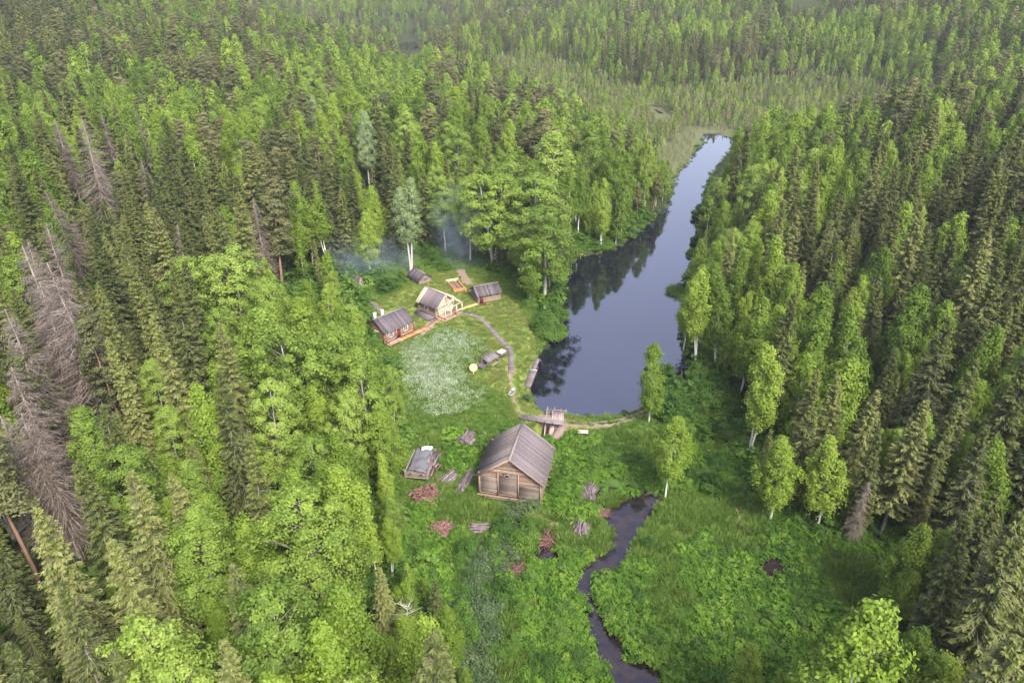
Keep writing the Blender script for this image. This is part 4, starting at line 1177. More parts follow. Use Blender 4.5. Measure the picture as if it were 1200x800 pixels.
# ------------------------------------------------------------------ small log cabin with dark red door
e = thing('log_cabin', *site(-5.35, 129.4, 1.85), 1.85, math.radians(24), 'small log cabin with dark red door and purplish plank roof under the aspens', 'cabin')
for (a, b_, g_) in (((-2.3, -1.8), (-2.3, 1.8), 1.0), ((2.3, -1.8), (2.3, 1.8), 1.0), ((-2.3, -1.8), (2.3, -1.8), None), ((-2.3, 1.8), (2.3, 1.8), None)):
    log_wall(e, a, b_, 1.85, .12, M_GREYPLANK if a[0] < 0 and b_[0] < 0 else M_LOG, .2, g_ and g_ + .1)
gable_roof(e, 4.6, 3.6, 2.0, 3.15, .45, .55, 14, M_DARKBOARD, jag=.12)
door(e, -1.7, -1.98, .05, .75, 1.6, 0, -1, M_BROWNDOOR)
B = Bag(); bar(B, (-2.3, -2.6, .1), (-1.0, -2.6, .1), .9, .16, .2); build(B, 'doorstep', M_BROWNDOOR, e)

# ------------------------------------------------------------------ grey hut behind
e = thing('grey_hut', *site(-19.4, 136.7, 2.3), 2.3, math.radians(-52), 'little grey hut with its gable end facing the clearing, below the tall silvery aspen', 'hut')
for (a, b_, g_) in (((-2.0, -1.4), (-2.0, 1.4), 1.0), ((2.0, -1.4), (2.0, 1.4), 1.0), ((-2.0, -1.4), (2.0, -1.4), None), ((-2.0, 1.4), (2.0, 1.4), None)):
    log_wall(e, a, b_, 1.35, .11, M_GREYPLANK, .15, g_)
gable_roof(e, 4.0, 2.8, 1.45, 2.5, .4, .4, 12, M_DARKBOARD)
window(e, 2.15, 0, 1.25, .45, .45, 1, 0, M_GREYPLANK, M_DARKIN, False)

# ------------------------------------------------------------------ pointed hut
e = thing('pointed_hut', *site(-31.4, 131.9, 2.1), 2.1, math.radians(-50), 'narrow pointed plank hut with steep dark sides at the left end of the path', 'hut')
gable_roof(e, 1.9, 1.9, .12, 3.5, .15, .12, 8, M_DARKBOARD, ridge_cap=False, jag=.03)
B = Bag()
for i in range(7):
    y_ = -.78 + i * .26; bar(B, (.98, y_, .05), (.98, y_, max(.3, 3.2 - abs(y_) * 3.6)), .25, .05, .8, up=(1, 0, 0))
build(B, 'front_wall', M_GREYPLANK, e); door(e, 1.05, 0, .05, .5, 1.2, 1, 0, M_GREYPLANK)
B = Bag()
for s in (1, -1): bar(B, (1.16, s * .03, 3.55), (1.16, s * 1.05, .1), .05, .14, .9)
build(B, 'bargeboard', M_GREYPLANK, e)

# ------------------------------------------------------------------ frame of new orange logs
e = thing('foundation', *site(-11.7, 134.2, 2.05), 2.05, math.radians(-68), 'low open frame of fresh orange logs lying behind the new house', 'foundation')
for k_, nm in enumerate(('side_logs', 'side_logs', 'end_logs', 'end_logs')):
    B = Bag()
    for j in range(3):
        z_ = .13 + j * .24
        if k_ < 2: s = 1 if k_ else -1; log(B, (-3.0, s * 1.15, z_), (3.1, s * 1.15, z_), .14)
        else: s = 1 if k_ == 3 else -1; log(B, (s * 2.7, -1.4, z_ + .12), (s * 2.7, 1.4, z_ + .12), .14)
    build(B, nm, M_ORANGE if k_ != 2 else M_FRESH, e)
B = Bag()
for i in range(9): log(B, (-2.4, -.85 + i * .2, .3), (rr.uniform(1.2, 2.4), -.85 + i * .2, .34), .08)
build(B, 'loose_logs', M_LOGRED, e)

# ------------------------------------------------------------------ dark boards stacked beside the new house
bx_, by_, bz_ = ground_at(498, 370.5)
e = thing('board_stack', bx_, by_, bz_, math.radians(-44), 'low stack of dark purple-grey boards on the grass between cottage and new house', 'board stack')
B = Bag()
for j in range(3):
    for i in range(9): bar(B, (-2.3 + rr.uniform(-.2, .2), -.85 + i * .21, .1 + j * .12), (2.3 + rr.uniform(-.2, .2), -.85 + i * .21, .1 + j * .12), .18, .07)
build(B, 'boards', M_DARKBOARD, e)
B = Bag()
for x_ in (-1.6, 0, 1.6): bar(B, (x_, -1, .02), (x_, 1, .02), .12, .1)
build(B, 'battens', M_GREYLOG, e)

# ------------------------------------------------------------------ low shed by the boardwalk
e = thing('garden_shed', *site(-3.75, 105.3, 1.15), 1.15, math.radians(51), 'tiny open shed with grey plank roof beside the boardwalk bend', 'shed')
B = Bag(); plank_slope(B, (-1.6, .8, 1.55), (1.3, .8, 1.55), (-1.6, -.95, 1.05), (1.3, -.95, 1.05), 12, jag=.08); build(B, 'roof', M_BOARD, e)
B = Bag()
for x_ in (-1.5, 1.2):
    for y_ in (-.7, .7): bar(B, (x_, y_, 0), (x_, y_, 1.05 + (y_ > 0) * .38), .1, .1, .7)
build(B, 'posts', M_GREYPLANK, e)
B = Bag()
for i in range(5): bar(B, (-1.5, .7, .15 + i * .24), (1.2, .7, .15 + i * .24), .04, .2)
build(B, 'back_wall', M_GREYPLANK, e)
B = Bag(); bar(B, (-1.2, -1.3, .45), (1.2, -1.3, .45), .35, .07, .95); bar(B, (-1.0, -1.3, 0), (-1.0, -1.3, .42), .1, .1); bar(B, (1.0, -1.3, 0), (1.0, -1.3, .42), .1, .1); build(B, 'bench', M_GREYPLANK, e)
B = Bag()
for i in range(10): bar(B, (-3.1, -.8 + i * .16, .5 + rr.random() * .1), (-1.75, -.8 + i * .16, .62 + rr.random() * .1), .15, .05)
build(B, 'side_canopy', M_DARKBOARD, e)
tb = thing('white_box', *site(-1.85, 107.6, 1.2), 1.2, math.radians(51), 'white topped box at the right end of the tiny open shed', 'box')
B = Bag()
for i in range(4): bar(B, (-.7, -.42 + i * .28, .95), (.7, -.42 + i * .28, .95), .27, .05, .9)
build(B, 'lid', M_WHITEP, tb)
B = Bag()
for i in range(6): bar(B, (-.62 + i * .25, -.5, .05), (-.62 + i * .25, -.5, .9), .23, .04); bar(B, (-.62 + i * .25, .5, .05), (-.62 + i * .25, .5, .9), .23, .04)
for i in range(4): bar(B, (-.65, -.36 + i * .24, .05), (-.65, -.36 + i * .24, .9), .22, .04, up=(1, 0, 0)); bar(B, (.65, -.36 + i * .24, .05), (.65, -.36 + i * .24, .9), .22, .04, up=(1, 0, 0))
build(B, 'box_sides', M_GREYPLANK, tb)

# round disc on a post
px_, py_, pz_ = ground_at(555, 436)
e = thing('disc_sign', px_, py_, pz_, 0, 'round pale yellow disc on a short post left of the tiny open shed', 'disc')
B = Bag(); v, f = tube(np.array([[0, -.04, 0], [0, 0, 0], [0, .04, 0]]), np.array([.68, .68, .68]), 28); B.add(v, f, .8)
for yy in (-.04, .04):
    ang = np.arange(28) * 2 * math.pi / 28
    B.add(np.concatenate([v[0:28] if yy < 0 else v[56:84], [[0, yy, 0]]]), np.array([[i, (i + 1) % 28, 28, 28] for i in range(28)]), .8)
dsc = build(B, 'disc', M_YELLOW, e); dsc.location = (0, -.05, .95); dsc.rotation_euler = (math.radians(-38), 0, 0)
B = Bag(); bar(B, (0, .12, -.1), (0, .12, .95), .1, .1, .9); bar(B, (0, -.62, .02), (0, -.3, .5), .12, .1, .95); build(B, 'post', M_FRESH, e)

# ------------------------------------------------------------------ ruined shed
_rx, _ry = site(-12.9, 79.6, -1.2)
e = thing('ruined_shed', _rx, _ry, float(land(_rx, _ry)) - .05, math.radians(82), 'ruined low shed with sagging grey roof, white patch on top, left of the mill', 'shed')
for (a, b_) in (((-2.9, -1.5), (-2.9, 1.6)), ((2.6, -1.5), (2.6, 1.4)), ((-2.9, -1.5), (1.0, -1.5)), ((-2.9, 1.6), (2.6, 1.5))):
    log_wall(e, a, b_, 1.3, .11, M_GREYPLANK, .2)
B = Bag()
n = 13; U_, V_ = np.meshgrid(np.linspace(-3.2, 1.7, n), np.linspace(-1.4, 1.2, 9))
Zs = 1.75 - .12 * (U_ + 3.2) * .3 + .35 * np.sin(U_ * .8 + 1) * .3 - .18 * np.abs(V_) + (fbm(U_ * 3, V_ * 3, 2.0) - .5) * 1.1
idx_ = np.arange(U_.size).reshape(U_.shape)
def cloth(B, U_, V_, Zs, th=.05):
    idx_ = np.arange(U_.size).reshape(U_.shape); k = U_.size
    top = np.stack([idx_[:-1, :-1], idx_[:-1, 1:], idx_[1:, 1:], idx_[1:, :-1]], -1).reshape(-1, 4)
    vt = np.stack([U_, V_, Zs], -1).reshape(-1, 3); vb = vt - [0, 0, th]
    rim = np.concatenate([idx_[0, :], idx_[1:, -1], idx_[-1, -2::-1], idx_[-2:0:-1, 0]])
    side = np.stack([rim, rim + k, np.roll(rim, -1) + k, np.roll(rim, -1)], -1)
    B.add(np.concatenate([vt, vb]), np.concatenate([top, top[:, ::-1] + k, side]), rr.random())
cloth(B, U_, V_, Zs); build(B, 'roof', M_TARP, e)
B = Bag()
for (u0, u1, v0, v1) in ((1.5, 2.1, -1.0, .2), (1.9, 2.5, -.6, .5), (1.3, 1.8, -.2, .3), (2.1, 2.5, -1.2, -.7), (1.1, 1.5, -.9, -.6)):
    U_, V_ = np.meshgrid(np.linspace(u0, u1, 5), np.linspace(v0, v1, 5)); cloth(B, U_ + .1 * noise(V_, U_, .3), V_ + .15 * noise(U_, V_, .3), 1.62 + (fbm(U_ * 3, V_ * 3, 1.6, 3) - .5) * .5)
build(B, 'roof_patch', M_WHITEP, e)
B = Bag()
for i in range(26):
    a_ = rr.uniform(0, 6.28); p_ = np.array([rr.uniform(-2.9, 2.8), -1.5 - abs(rr.gauss(0, .5)), rr.uniform(.1, .5)]); d_ = np.array([math.cos(a_), math.sin(a_) * .5, rr.uniform(-.1, .3)]) * rr.uniform(.5, 1.1)
    bar(B, tuple(p_ - d_), tuple(p_ + d_), .14, .04)
build(B, 'fallen_boards', M_FIREWOOD, e)
B = Bag()
for i in range(16): bar(B, (rr.uniform(-3, 0), -1.3 - i * .05, 1.5 - i * .07), (rr.uniform(0, 2.6), -1.3 - i * .07 + rr.uniform(-.3, .3), 1.5 - i * .08 + rr.uniform(-.2, .1)), .16, .04)
build(B, 'collapsed_boards', M_GREYLOG, e)
window(e, -3.05, .85, .8, .45, .4, -1, 0, M_GREYPLANK, M_DARKIN, False); window(e, -3.05, -.75, .8, .45, .4, -1, 0, M_GREYPLANK, M_DARKIN, False)

# ------------------------------------------------------------------ dam with sluice and footbridge
_fx, _fy = site(4.6, 88.3, .6)
e = thing('footbridge', _fx, _fy, 0, math.radians(-15.5), 'long grey plank footbridge leading past the mill roof to the dam', 'footbridge')
gz = max(float(land(_fx + k * math.cos(math.radians(-15.5)), _fy + k * math.sin(math.radians(-15.5)))) for k in (-3.2, -2, 0, 2, 3.2)) + .12
B = Bag()
for i in range(5):
    bar(B, (-3.4, -.5 + i * .24, gz + .1), (3.4, -.5 + i * .24, gz + .1), .23, .06)
build(B, 'deck', M_BOARD, e)
B = Bag()
for i in range(6): bar(B, (-3.2 + i * 1.28, -.7, gz - .02), (-3.2 + i * 1.28, .62, gz - .02), .16, .14, .3)
build(B, 'crossbeams', M_GREYLOG, e)
B = Bag()
bar(B, (-3.3, -.7, gz + .85), (2.2, -.7, gz + .85), .06, .08, .9)
for i in range(5): bar(B, (-3.2 + i * 1.28, -.7, gz), (-3.2 + i * 1.28, -.7, gz + .82), .08, .08, .8)
build(B, 'railing', M_GREYPLANK, e)
dxx, dyy, _ = ground_at(650, 489)
e = thing('sluice_dam', dxx, dyy, 0, math.radians(-6), 'pinkish plank sluice with white rail posts where the lake spills through the dam', 'dam')
B = Bag()
for i in range(7): bar(B, (-.35 + i * .27, -1.6, .62), (-.35 + i * .27, 1.5, .62), .25, .06)
build(B, 'deck', M_PINKPLANK, e)
B = Bag()
for x_ in (-1.35, -.45): bar(B, (x_, -3.8, -.5), (x_, 1.6, .35), .14, .9, .4)
for i in range(9): bar(B, (-.35 + (i % 3) * .8, -3.6 - .2 * (i // 3), .1 - .12 * (i // 3)), (-.2 + (i % 3) * .8, -1.7, .42), .7, .05)
build(B, 'spillway', M_PINKPLANK, e)
B = Bag()
for x_ in (-1.2, -.1, .9, 1.7): bar(B, (x_, 1.6, -.5), (x_, 1.6, 1.3 if x_ < 0 else 1.0), .12, .12, .9)
bar(B, (-1.5, 1.6, .8), (1.9, 1.6, .75), .08, .1, .9); bar(B, (-1.2, 1.6, .45), (1.8, 1.6, .45), .1, .12, .7)
build(B, 'sluice_frame', M_GREYPLANK, e)
B = Bag()
for i in range(4): bar(B, (-1.2 + i * .28, 1.5, -.6), (-1.2 + i * .28, 1.5, .55), .26, .06, .3, up=(0, 1, 0))
build(B, 'gate', M_WALK, e)

x_, y_, z_ = ground_at(681, 508.5)
e = thing('plank_bench', x_, y_, z_, math.radians(-4), 'wide pinkish grey plank bench beside the track right of the dam', 'bench')
B = Bag()
for i in range(4): bar(B, (-1.05, -.33 + i * .22, .48), (1.05, -.33 + i * .22, .48), .21, .06)
build(B, 'seat', M_PINKPLANK, e)
for s in (-1, 1):
    B = Bag(); bar(B, (s * .8, -.36, .22), (s * .8, .36, .22), .1, .44, .3); build(B, 'leg', M_GREYLOG, e)

# ------------------------------------------------------------------ dock, rowing boat
e = thing('lake_dock', *site(3.6, 103.6, .3), 0, math.radians(77), 'long dark grey plank dock lying along the left lake bank', 'dock')
for (a0, a1, w, z, nm) in ((-5.0, .5, 1.3, .34, 'deck'), (.75, 5.1, .85, .28, 'deck')):
    B = Bag(); n_ = int((a1 - a0) / .2)
    for i in range(n_): bar(B, (a0 + i * .2 + .1, -w / 2 + (.1 if a0 > 0 else 0), z), (a0 + i * .2 + .1, w / 2 + (.1 if a0 > 0 else 0), z), .185, .05)
    build(B, nm, M_WALK, e)
B = Bag(); bar(B, (.62, -.66, .42), (.62, .64, .42), .1, .08, 1); build(B, 'edge_beam', M_WHITEP, e)
B = Bag()
for x_ in (-4.8, -2.6, -.3, 2, 4.5):
    for y_ in (-.5, .5): log(B, (x_, y_, -1.2), (x_, y_, .3), .09, .4)
build(B, 'piles', M_GREYLOG, e)
x_, y_, z_ = ground_at(600.3, 461.5)
e = thing('rowing_boat', x_, y_, z_ + .02, math.radians(73), 'small pale grey rowing boat drawn up on the grass below the boardwalk', 'boat')
B = Bag(); ns, nr_ = 13, 9
t = np.linspace(-1, 1, ns); wv = .48 * np.sqrt(np.clip(1 - np.abs(t) ** 2.6, 0, 1)) * (1 - .15 * t)
P_ = []
for i in range(ns):
    for j in range(nr_):
        a = math.pi * j / (nr_ - 1); P_.append((t[i] * 1.35 + .0, -wv[i] * math.cos(a), .42 + .12 * t[i] ** 2 - .42 * math.sin(a) * (1 - .5 * abs(t[i]) ** 3)))
P_ = np.array(P_); id_ = np.arange(ns * nr_).reshape(ns, nr_)
fq = np.stack([id_[:-1, :-1], id_[:-1, 1:], id_[1:, 1:], id_[1:, :-1]], -1).reshape(-1, 4)
Pi = P_ * [.95, .9, .92] + [0, 0, .05]
B.add(P_, fq, .4); B.add(Pi, fq[:, ::-1], .7)
rim = []
for cc in (0, nr_ - 1):
    r_ = id_[:, cc]; rim.append(np.stack([r_[:-1], r_[1:], r_[1:] + ns * nr_, r_[:-1] + ns * nr_], -1))
B.v.append(np.concatenate([P_, Pi])); B.f.append(np.concatenate(rim) + B.n); B.n += 2 * ns * nr_; B.t.append(np.full(2 * (ns - 1), .95)); B.m.append(np.zeros(2 * (ns - 1), int))
build(B, 'hull', wood_mat('grey_boat_paint', [(.2, (.2, .2, .19)), (.8, (.36, .36, .35))], (1, 1, 1), 4), e)
for q in (-.45, .35):
    B = Bag(); bar(B, (q, -.38, .36), (q, .38, .36), .2, .04, .6); build(B, 'seat', M_GREYPLANK, e)

# ------------------------------------------------------------------ walkways
def boardwalk(name, pxs, w, m, label, cat, h=.12, step=.22):
    pts = [ground_at(a, b_) for a, b_ in pxs]
    P2 = np.array([(a, b_) for a, b_, _ in pts]); seg = np.hypot(*np.diff(P2, axis=0).T); s = np.concatenate([[0], np.cumsum(seg)])
    B = Bag(); q = np.arange(0, s[-1], step)
    ox_, oy_ = P2.mean(0)
    for qq in q:
        x_ = np.interp(qq, s, P2[:, 0]); y_ = np.interp(qq, s, P2[:, 1])
        k = min(len(seg) - 1, np.searchsorted(s, qq, 'right') - 1); d = (P2[k + 1] - P2[k]) / seg[k]
        n_ = np.array([-d[1], d[0]]) * w / 2 * rr.uniform(.93, 1.05)
        z_ = float(land(x_, y_)) + h
        bar(B, (x_ - n_[0] - ox_, y_ - n_[1] - oy_, z_), (x_ + n_[0] - ox_, y_ + n_[1] - oy_, z_), step * .94, .05)
    e = thing(name, ox_, oy_, 0, 0, label, cat)
    build(B, 'planks', m, e)
    B = Bag()
    for k in range(len(seg)):
        d = (P2[k + 1] - P2[k]) / seg[k]
        for s_ in (-1, 1):
            n_ = np.array([-d[1], d[0]]) * w * .32 * s_
            a, b_ = P2[k] + n_, P2[k + 1] + n_
            bar(B, (a[0] - ox_, a[1] - oy_, float(land(*a)) + h - .08), (b_[0] - ox_, b_[1] - oy_, float(land(*b_)) + h - .08), .1, .1, .3)
    build(B, 'bearers', M_GREYLOG, e)
    return e
boardwalk('boardwalk', [(535, 366), (547, 368), (560, 371), (568, 378), (578, 389), (588, 400), (596, 407.5), (598.8, 414), (598.8, 422), (599, 437)], 1.0, M_WALK,
          'dark curved boardwalk running from the new house down towards the lake', 'boardwalk')
boardwalk('plank_path', [(536.5, 363.5), (559, 356.2)], .85, M_YELLOW, 'straight bright yellow plank path leading to the small log cabin', 'plank path', .1)
boardwalk('brown_boardwalk', [(498, 388), (508, 378.5), (520, 371.5), (534, 364.5)], 1.0, M_LOGRED, 'reddish brown boardwalk joining the cottage veranda to the new house', 'boardwalk', .08)
boardwalk('grey_boardwalk', [(425, 346), (433, 353), (441, 360), (449, 367)], .7, M_WALK, 'narrow grey boardwalk from the pointed hut to behind the cottage', 'boardwalk', .08)

# ------------------------------------------------------------------ piles of timber
def pile(name, px, py, yaw, label, cat, n, L, W, Hh, r, m, mess=.15, group=None, tip=0):
    x_, y_, z_ = ground_at(px, py)
    e = thing(name, x_, y_, z_ - .05, math.radians(yaw), label, cat, group); spread = L * (.25 if 'firewood' in name else 0)
    B = Bag()
    for i in range(n):
        u = rr.uniform(-1, 1); hmax = Hh * max(.1, (1 - u * u)); z = rr.uniform(.05, 1) * hmax
        a = rr.gauss(0, mess); l = L * rr.uniform(.75, 1.05) / 2; cx_ = rr.gauss(0, L * .05 + mess * .3) + (rr.uniform(-1, 1) * W * .4 * math.sqrt(max(0, 1 - u * u)) if 'firewood' in name or 'brush' in name else 0)
        dz = rr.gauss(0, mess * .5) * l
        log(B, (cx_ - l * math.cos(a), u * W / 2 - l * math.sin(a), z - dz + r), (cx_ + l * math.cos(a), u * W / 2 + l * math.sin(a), z + dz + r), r * rr.uniform(.7, 1.25), sides=6)
    B2 = Bag()
    build(B, 'logs', m, e)
    for i in range(3): log(B2, (-L * .35 + i * L * .33, -W * .5, .08), (-L * .35 + i * L * .33, W * .5, .08), r, .3)
    build(B2, 'bearers', M_GREYLOG, e)
    return e
pile('log_pile', 548, 514, 62, 'loose oval pile of pinkish grey poles on the grass above the mill', 'log pile', 90, 2.6, 2.4, .8, .06, M_GREYLOG, .13)
pile('log_stack', 545.5, 565, 72, 'neat long stack of dark grey boards leaning towards the left wall of the mill', 'log stack', 60, 4.3, 1.3, .9, .1, M_GREYLOG, .04)
pile('board_heap', 526, 560, 60, 'messy heap of grey boards between the ruined shed and the dark board stack', 'board heap', 90, 2.9, 2.0, .7, .06, M_GREYLOG, .14)
pile('firewood_heap', 498, 583, 30, 'big reddish brown firewood heap in front of the ruined shed', 'firewood heap', 900, .55, 4.0, 1.5, .06, M_FIREWOOD, .8).scale = (1, 1, 1)
pile('firewood_heap', 518, 620, 20, 'brownish firewood heap with yellow moss, lowest left of the mill', 'firewood heap', 450, .5, 2.6, .8, .06, M_FIREWOOD, .9)
pile('log_stack', 562.5, 620, 3, 'square stack of grey logs alone in the grass below the mill', 'log stack', 60, 2.2, 1.5, .9, .09, M_GREYLOG, .08)
pile('log_pile', 689, 578, 75, 'collapsed pile of pinkish grey poles right of the mill by the narrow creek', 'log pile', 110, 3.2, 1.8, .8, .06, M_GREYLOG, .2)
pile('log_pile', 681, 621, 80, 'pale grey log pile between the mill and the stream bend', 'log pile', 70, 2.4, 2.2, .8, .07, M_GREYLOG, .12)
pile('brushwood_heap', 640, 634, 60, 'brown brushwood heap at the edge of the little round pond', 'brushwood heap', 130, 1.9, 1.8, .7, .035, M_FIREWOOD, .9)
pile('brushwood_heap', 707, 602, 10, 'small brown brushwood heap on the bank of the dark stream pool', 'brushwood heap', 60, 1.2, 1.0, .5, .035, M_FIREWOOD, .9)
pile('brushwood_heap', 607, 668, 70, 'scattered reddish dead brush in the meadow near the left ditch', 'brushwood heap', 60, 2.0, 1.6, .4, .03, M_FIREWOOD, .9)
def fallen(px0, py0, px1, py1, r, m, label, branches=0):
    x0_, y0_, z0_ = ground_at(px0, py0); x1_, y1_, z1_ = ground_at(px1, py1)
    e = thing('fallen_trunk', x0_, y0_, z0_, 0, label, 'fallen trunk')
    B = Bag(); d = np.array([x1_ - x0_, y1_ - y0_, z1_ - z0_]); log(B, (0, 0, r + .25), tuple(d + [0, 0, r + .1]), r, .7, r1=r * .5)
    build(B, 'trunk', m, e)
    if branches:
        B = Bag()
        for i in range(branches):
            q = d * rr.uniform(.3, .95); log(B, tuple(q + [0, 0, r]), tuple(q + [rr.gauss(0, .7), rr.gauss(0, .7), rr.uniform(.2, 1)]), .03, r1=.01, sides=4)
        build(B, 'branches', m, e)
fallen(862, 598, 872, 624, .13, M_LOGRED, 'fallen orange brown trunk in the grass at the upper right of the meadow', 4)
fallen(668, 616, 676, 606, .06, M_STONE, 'short pale branch lying in the grass beside the pale grey log pile', 0)

# ------------------------------------------------------------------ stones in the creek
def stone(px, py, s, label):
    x_, y_, z_ = ground_at(px, py)
    bm = bmesh.new(); bmesh.ops.create_icosphere(bm, subdivisions=3, radius=s)
    for v in bm.verts:
        k = .75 + .5 * float(noise(v.co.x * 3 + px, v.co.y * 3 + v.co.z * 2, s * 1.6)); v.co *= k; v.co.z *= .6
    me = bpy.data.meshes.new('boulder'); bm.to_mesh(me); bm.free(); me.materials.append(M_STONE)
    o = bpy.data.objects.new('boulder', me); o.location = (x_, y_, max(z_, LOWZ) + .1); COL.objects.link(o); tag(o, label, 'boulder', 'pale boulders in the inlet creek')
for i, (a, b_, s) in enumerate([(842, 512, .5), (838, 519, .35), (846, 505, .4), (834, 524, .55), (840, 527, .3), (850, 499, .35), (831, 531, .3)]):
    stone(a, b_, s, 'pale grey boulder among the bushes in the inlet creek')

# peat pit lining
x_, y_, z_ = ground_at(906, 665)
e = thing('peat_heap', x_, y_, z_, 0, 'dark purplish brown patch of turned peat in the right meadow', 'peat heap')
n = 22; U_, V_ = np.meshgrid(np.linspace(-1.5, 1.5, n), np.linspace(-1.9, 1.9, n)); B = Bag()
rad_ = np.hypot(U_ / 1.5, V_ / 1.9); cloth(B, U_ * (1 - .2 * (noise(U_, V_, .9) - .5)), V_, .3 * (1 - rad_ ** 2) + (fbm(U_, V_, .35) - .5) * .35 - .05, .3)
build(B, 'turned_soil', wood_mat('dark_peat', [(.2, (.012, .007, .008)), (.5, (.035, .02, .023)), (.8, (.09, .055, .055))], (1, 1, 1), 6), e)
# ------------------------------------------------------------------ meadow herbs, grass, flowers
M_HERB = leaf_mat('meadow_herbs', [(0, (.028, .08, .010)), (.35, (.075, .17, .016)), (.7, (.14, .26, .025)), (1, (.25, .35, .055))], .35, .55)
M_TALLGRASS = leaf_mat('tall_grass', [(0, (.07, .14, .022)), (.5, (.15, .25, .042)), (1, (.26, .34, .09))], .35, .5)
M_DRY = leaf_mat('dry_grass', [(0, (.16, .17, .06)), (.5, (.27, .25, .1)), (1, (.4, .34, .18))], .25, .5)
M_GREYWILLOW = leaf_mat('grey_willow_leaves', [(0, (.03, .055, .02)), (.5, (.075, .12, .045)), (1, (.15, .2, .09))], .25, .5)
M_BLOSSOM = leaf_mat('white_blossom', [(0, (.42, .5, .36)), (1, (.72, .76, .64))], .2, .2)
def tuft(rng, R, h, n, wl, flowers=0):
    L = Bag()
    r = R * np.sqrt(rng.random(n)); A = rng.uniform(0, 6.28, n)
    base = np.stack([r * np.cos(A), r * np.sin(A), np.zeros(n)], -1)
    d = unit(np.stack([np.cos(A) * .5 + rng.normal(0, .3, n), np.sin(A) * .5 + rng.normal(0, .3, n), np.full(n, 1.2)], -1))
    l = h * rng.uniform(.5, 1.1, n) / 2
    wv = unit(np.cross(d, rng.normal(0, 1, (n, 3)))) * wl
    v, f = diamonds(base + d * l[:, None], d * l[:, None], wv); L.add(v, f, rng.random(n))
    return L
herb_meshes = []
for i, (R, h, nc, nl, s) in enumerate([(.75, .8, 16, 22, .10), (.55, .6, 12, 20, .09), (.95, 1.0, 20, 24, .11), (.45, .45, 10, 18, .08)]):
    herb_meshes.append(shrub_arrays(rg(300 + i), R, h, nc, nl, s)[1].mesh('herb', (M_HERB,)))
for i, (R, h, n) in enumerate([(.45, .6, 90), (.6, .85, 110)]): herb_meshes.append(tuft(rg(310 + i), R, h, n, .035).mesh('grass_tuft', (M_TALLGRASS,)))
herb_meshes.append(tuft(rg(313), .4, .35, 70, .03).mesh('dry_tuft', (M_DRY,)))
for i, (R, h) in enumerate([(1.0, 1.2), (1.4, 1.6)]): herb_meshes.append(shrub_arrays(rg(320 + i), R, h, 26, 22, .10)[1].mesh('willow_scrub', (M_GREYWILLOW,)))
herb_meshes.append(shrub_arrays(rg(330), .8, 1.0, 18, 24, .10)[1].mesh('fern', (M_SHRUB,)))
def open_points(P_, n, extra=None):
    pts = np.array(P_); lo, hi = pts.min(0), pts.max(0)
    x = RNG.uniform(lo[0], hi[0], n); y = RNG.uniform(lo[1], hi[1], n)
    return x, y
BLDG = [(*site(a, b_, 1), r) for a, b_, r in ((.55, 77.5, 5.0), (-22.5, 114.5, 4.6), (-14, 122.8, 4.6), (-5.35, 129.4, 3), (-19.4, 136.7, 2.6), (-31.4, 131.9, 1.5), (-11.7, 134.2, 2.6), (-3.75, 105.3, 2.0), (-12.9, 79.6, 3.0), (4.6, 88.3, 1.5),
        (7, 88, 2.2), (-3.4, 72.9, 1.2), (-1.0, 72.3, 1.2), (1.5, 71.7, 1.2), (3.6, 71.4, 1.1), (5.6, 74, .9), (6.8, 78, .9))]
for o_ in [o for o in COL.objects if o.get('category') in ('log pile', 'log stack', 'board heap', 'firewood heap', 'brushwood heap', 'board stack', 'bench', 'boat', 'disc', 'peat heap')]:
    BLDG.append((o_.location.x, o_.location.y, 2.1 if o_['category'] == 'peat heap' else 1.5))
def free_of(x, y, grow=0):
    ok = sdf(x, y, LAKE) > .5
    for P_ in (STREAM, POND2): ok &= sdf(x, y, P_) > -.12
    ok &= seg_dist(x, y, CREEK) > .95
    for a, b_, r in BLDG: ok &= np.hypot(x - a, y - b_) > r + grow
    for pts, w in ROADS: ok &= seg_dist(x, y, pts) > w + .1
    for pts in WALKS: ok &= seg_dist(x, y, pts) > .7
    return ok
WALKS = []
for pxs in ([(535, 366), (560, 371), (568, 378), (588, 400), (596, 407.5), (598.8, 414), (599, 437)], [(536.5, 363.5), (559, 356.2)], [(498, 388), (508, 378.5), (534, 364.5)], [(425, 346), (449, 367)]):
    WALKS.append([ground_at(a, b_)[:2] for a, b_ in pxs])
x, y = open_points(MEADOW, 42000)
sm = sdf(x, y, MEADOW); lw = sdf(x, y, LAWN); sd_ = seg_dist(x, y, DITCH)
ok = (sm < 3.5) & free_of(x, y); x, y, lw, sd_ = x[ok], y[ok], lw[ok], sd_[ok]
z = land(x, y)
patch = fbm(x, y, 6, 12); patch2 = fbm(x, y, 11, 20)
u = RNG.random(len(x)); which = np.zeros(len(x), int)
garden = y > site(0, 86, 0)[1]
low_tall = ~garden
pick = RNG.random(len(x))
which = np.where(pick < .3, 0, np.where(pick < .5, 1, np.where(pick < .62 + .3 * (patch - .5), 2, np.where(pick < .8, 3, np.where(pick < .9, 9, 5)))))
mead_grass = patch2 > .56
which = np.where(mead_grass & (u < .75), np.where(pick < .5, 4, 5), which)
which = np.where((patch > .66) & (u < .35), 6, which)
which = np.where((sd_ + 3 * (patch - .5) < 1.8) & (u < .28) & low_tall, np.where(pick < .5, 7, 8), which)
which = np.where(garden, np.where(pick < .7, 4, np.where(pick < .85, 5, 3)), which)
keep = np.where(garden, u < .8, u < .62)
keep &= ~((lw < -.3) & (u > .02)); which = np.where(lw < 0, np.where(pick < .5, 6, 4), which)
keep &= ~((sd_ < 1.0) & (u > .25))
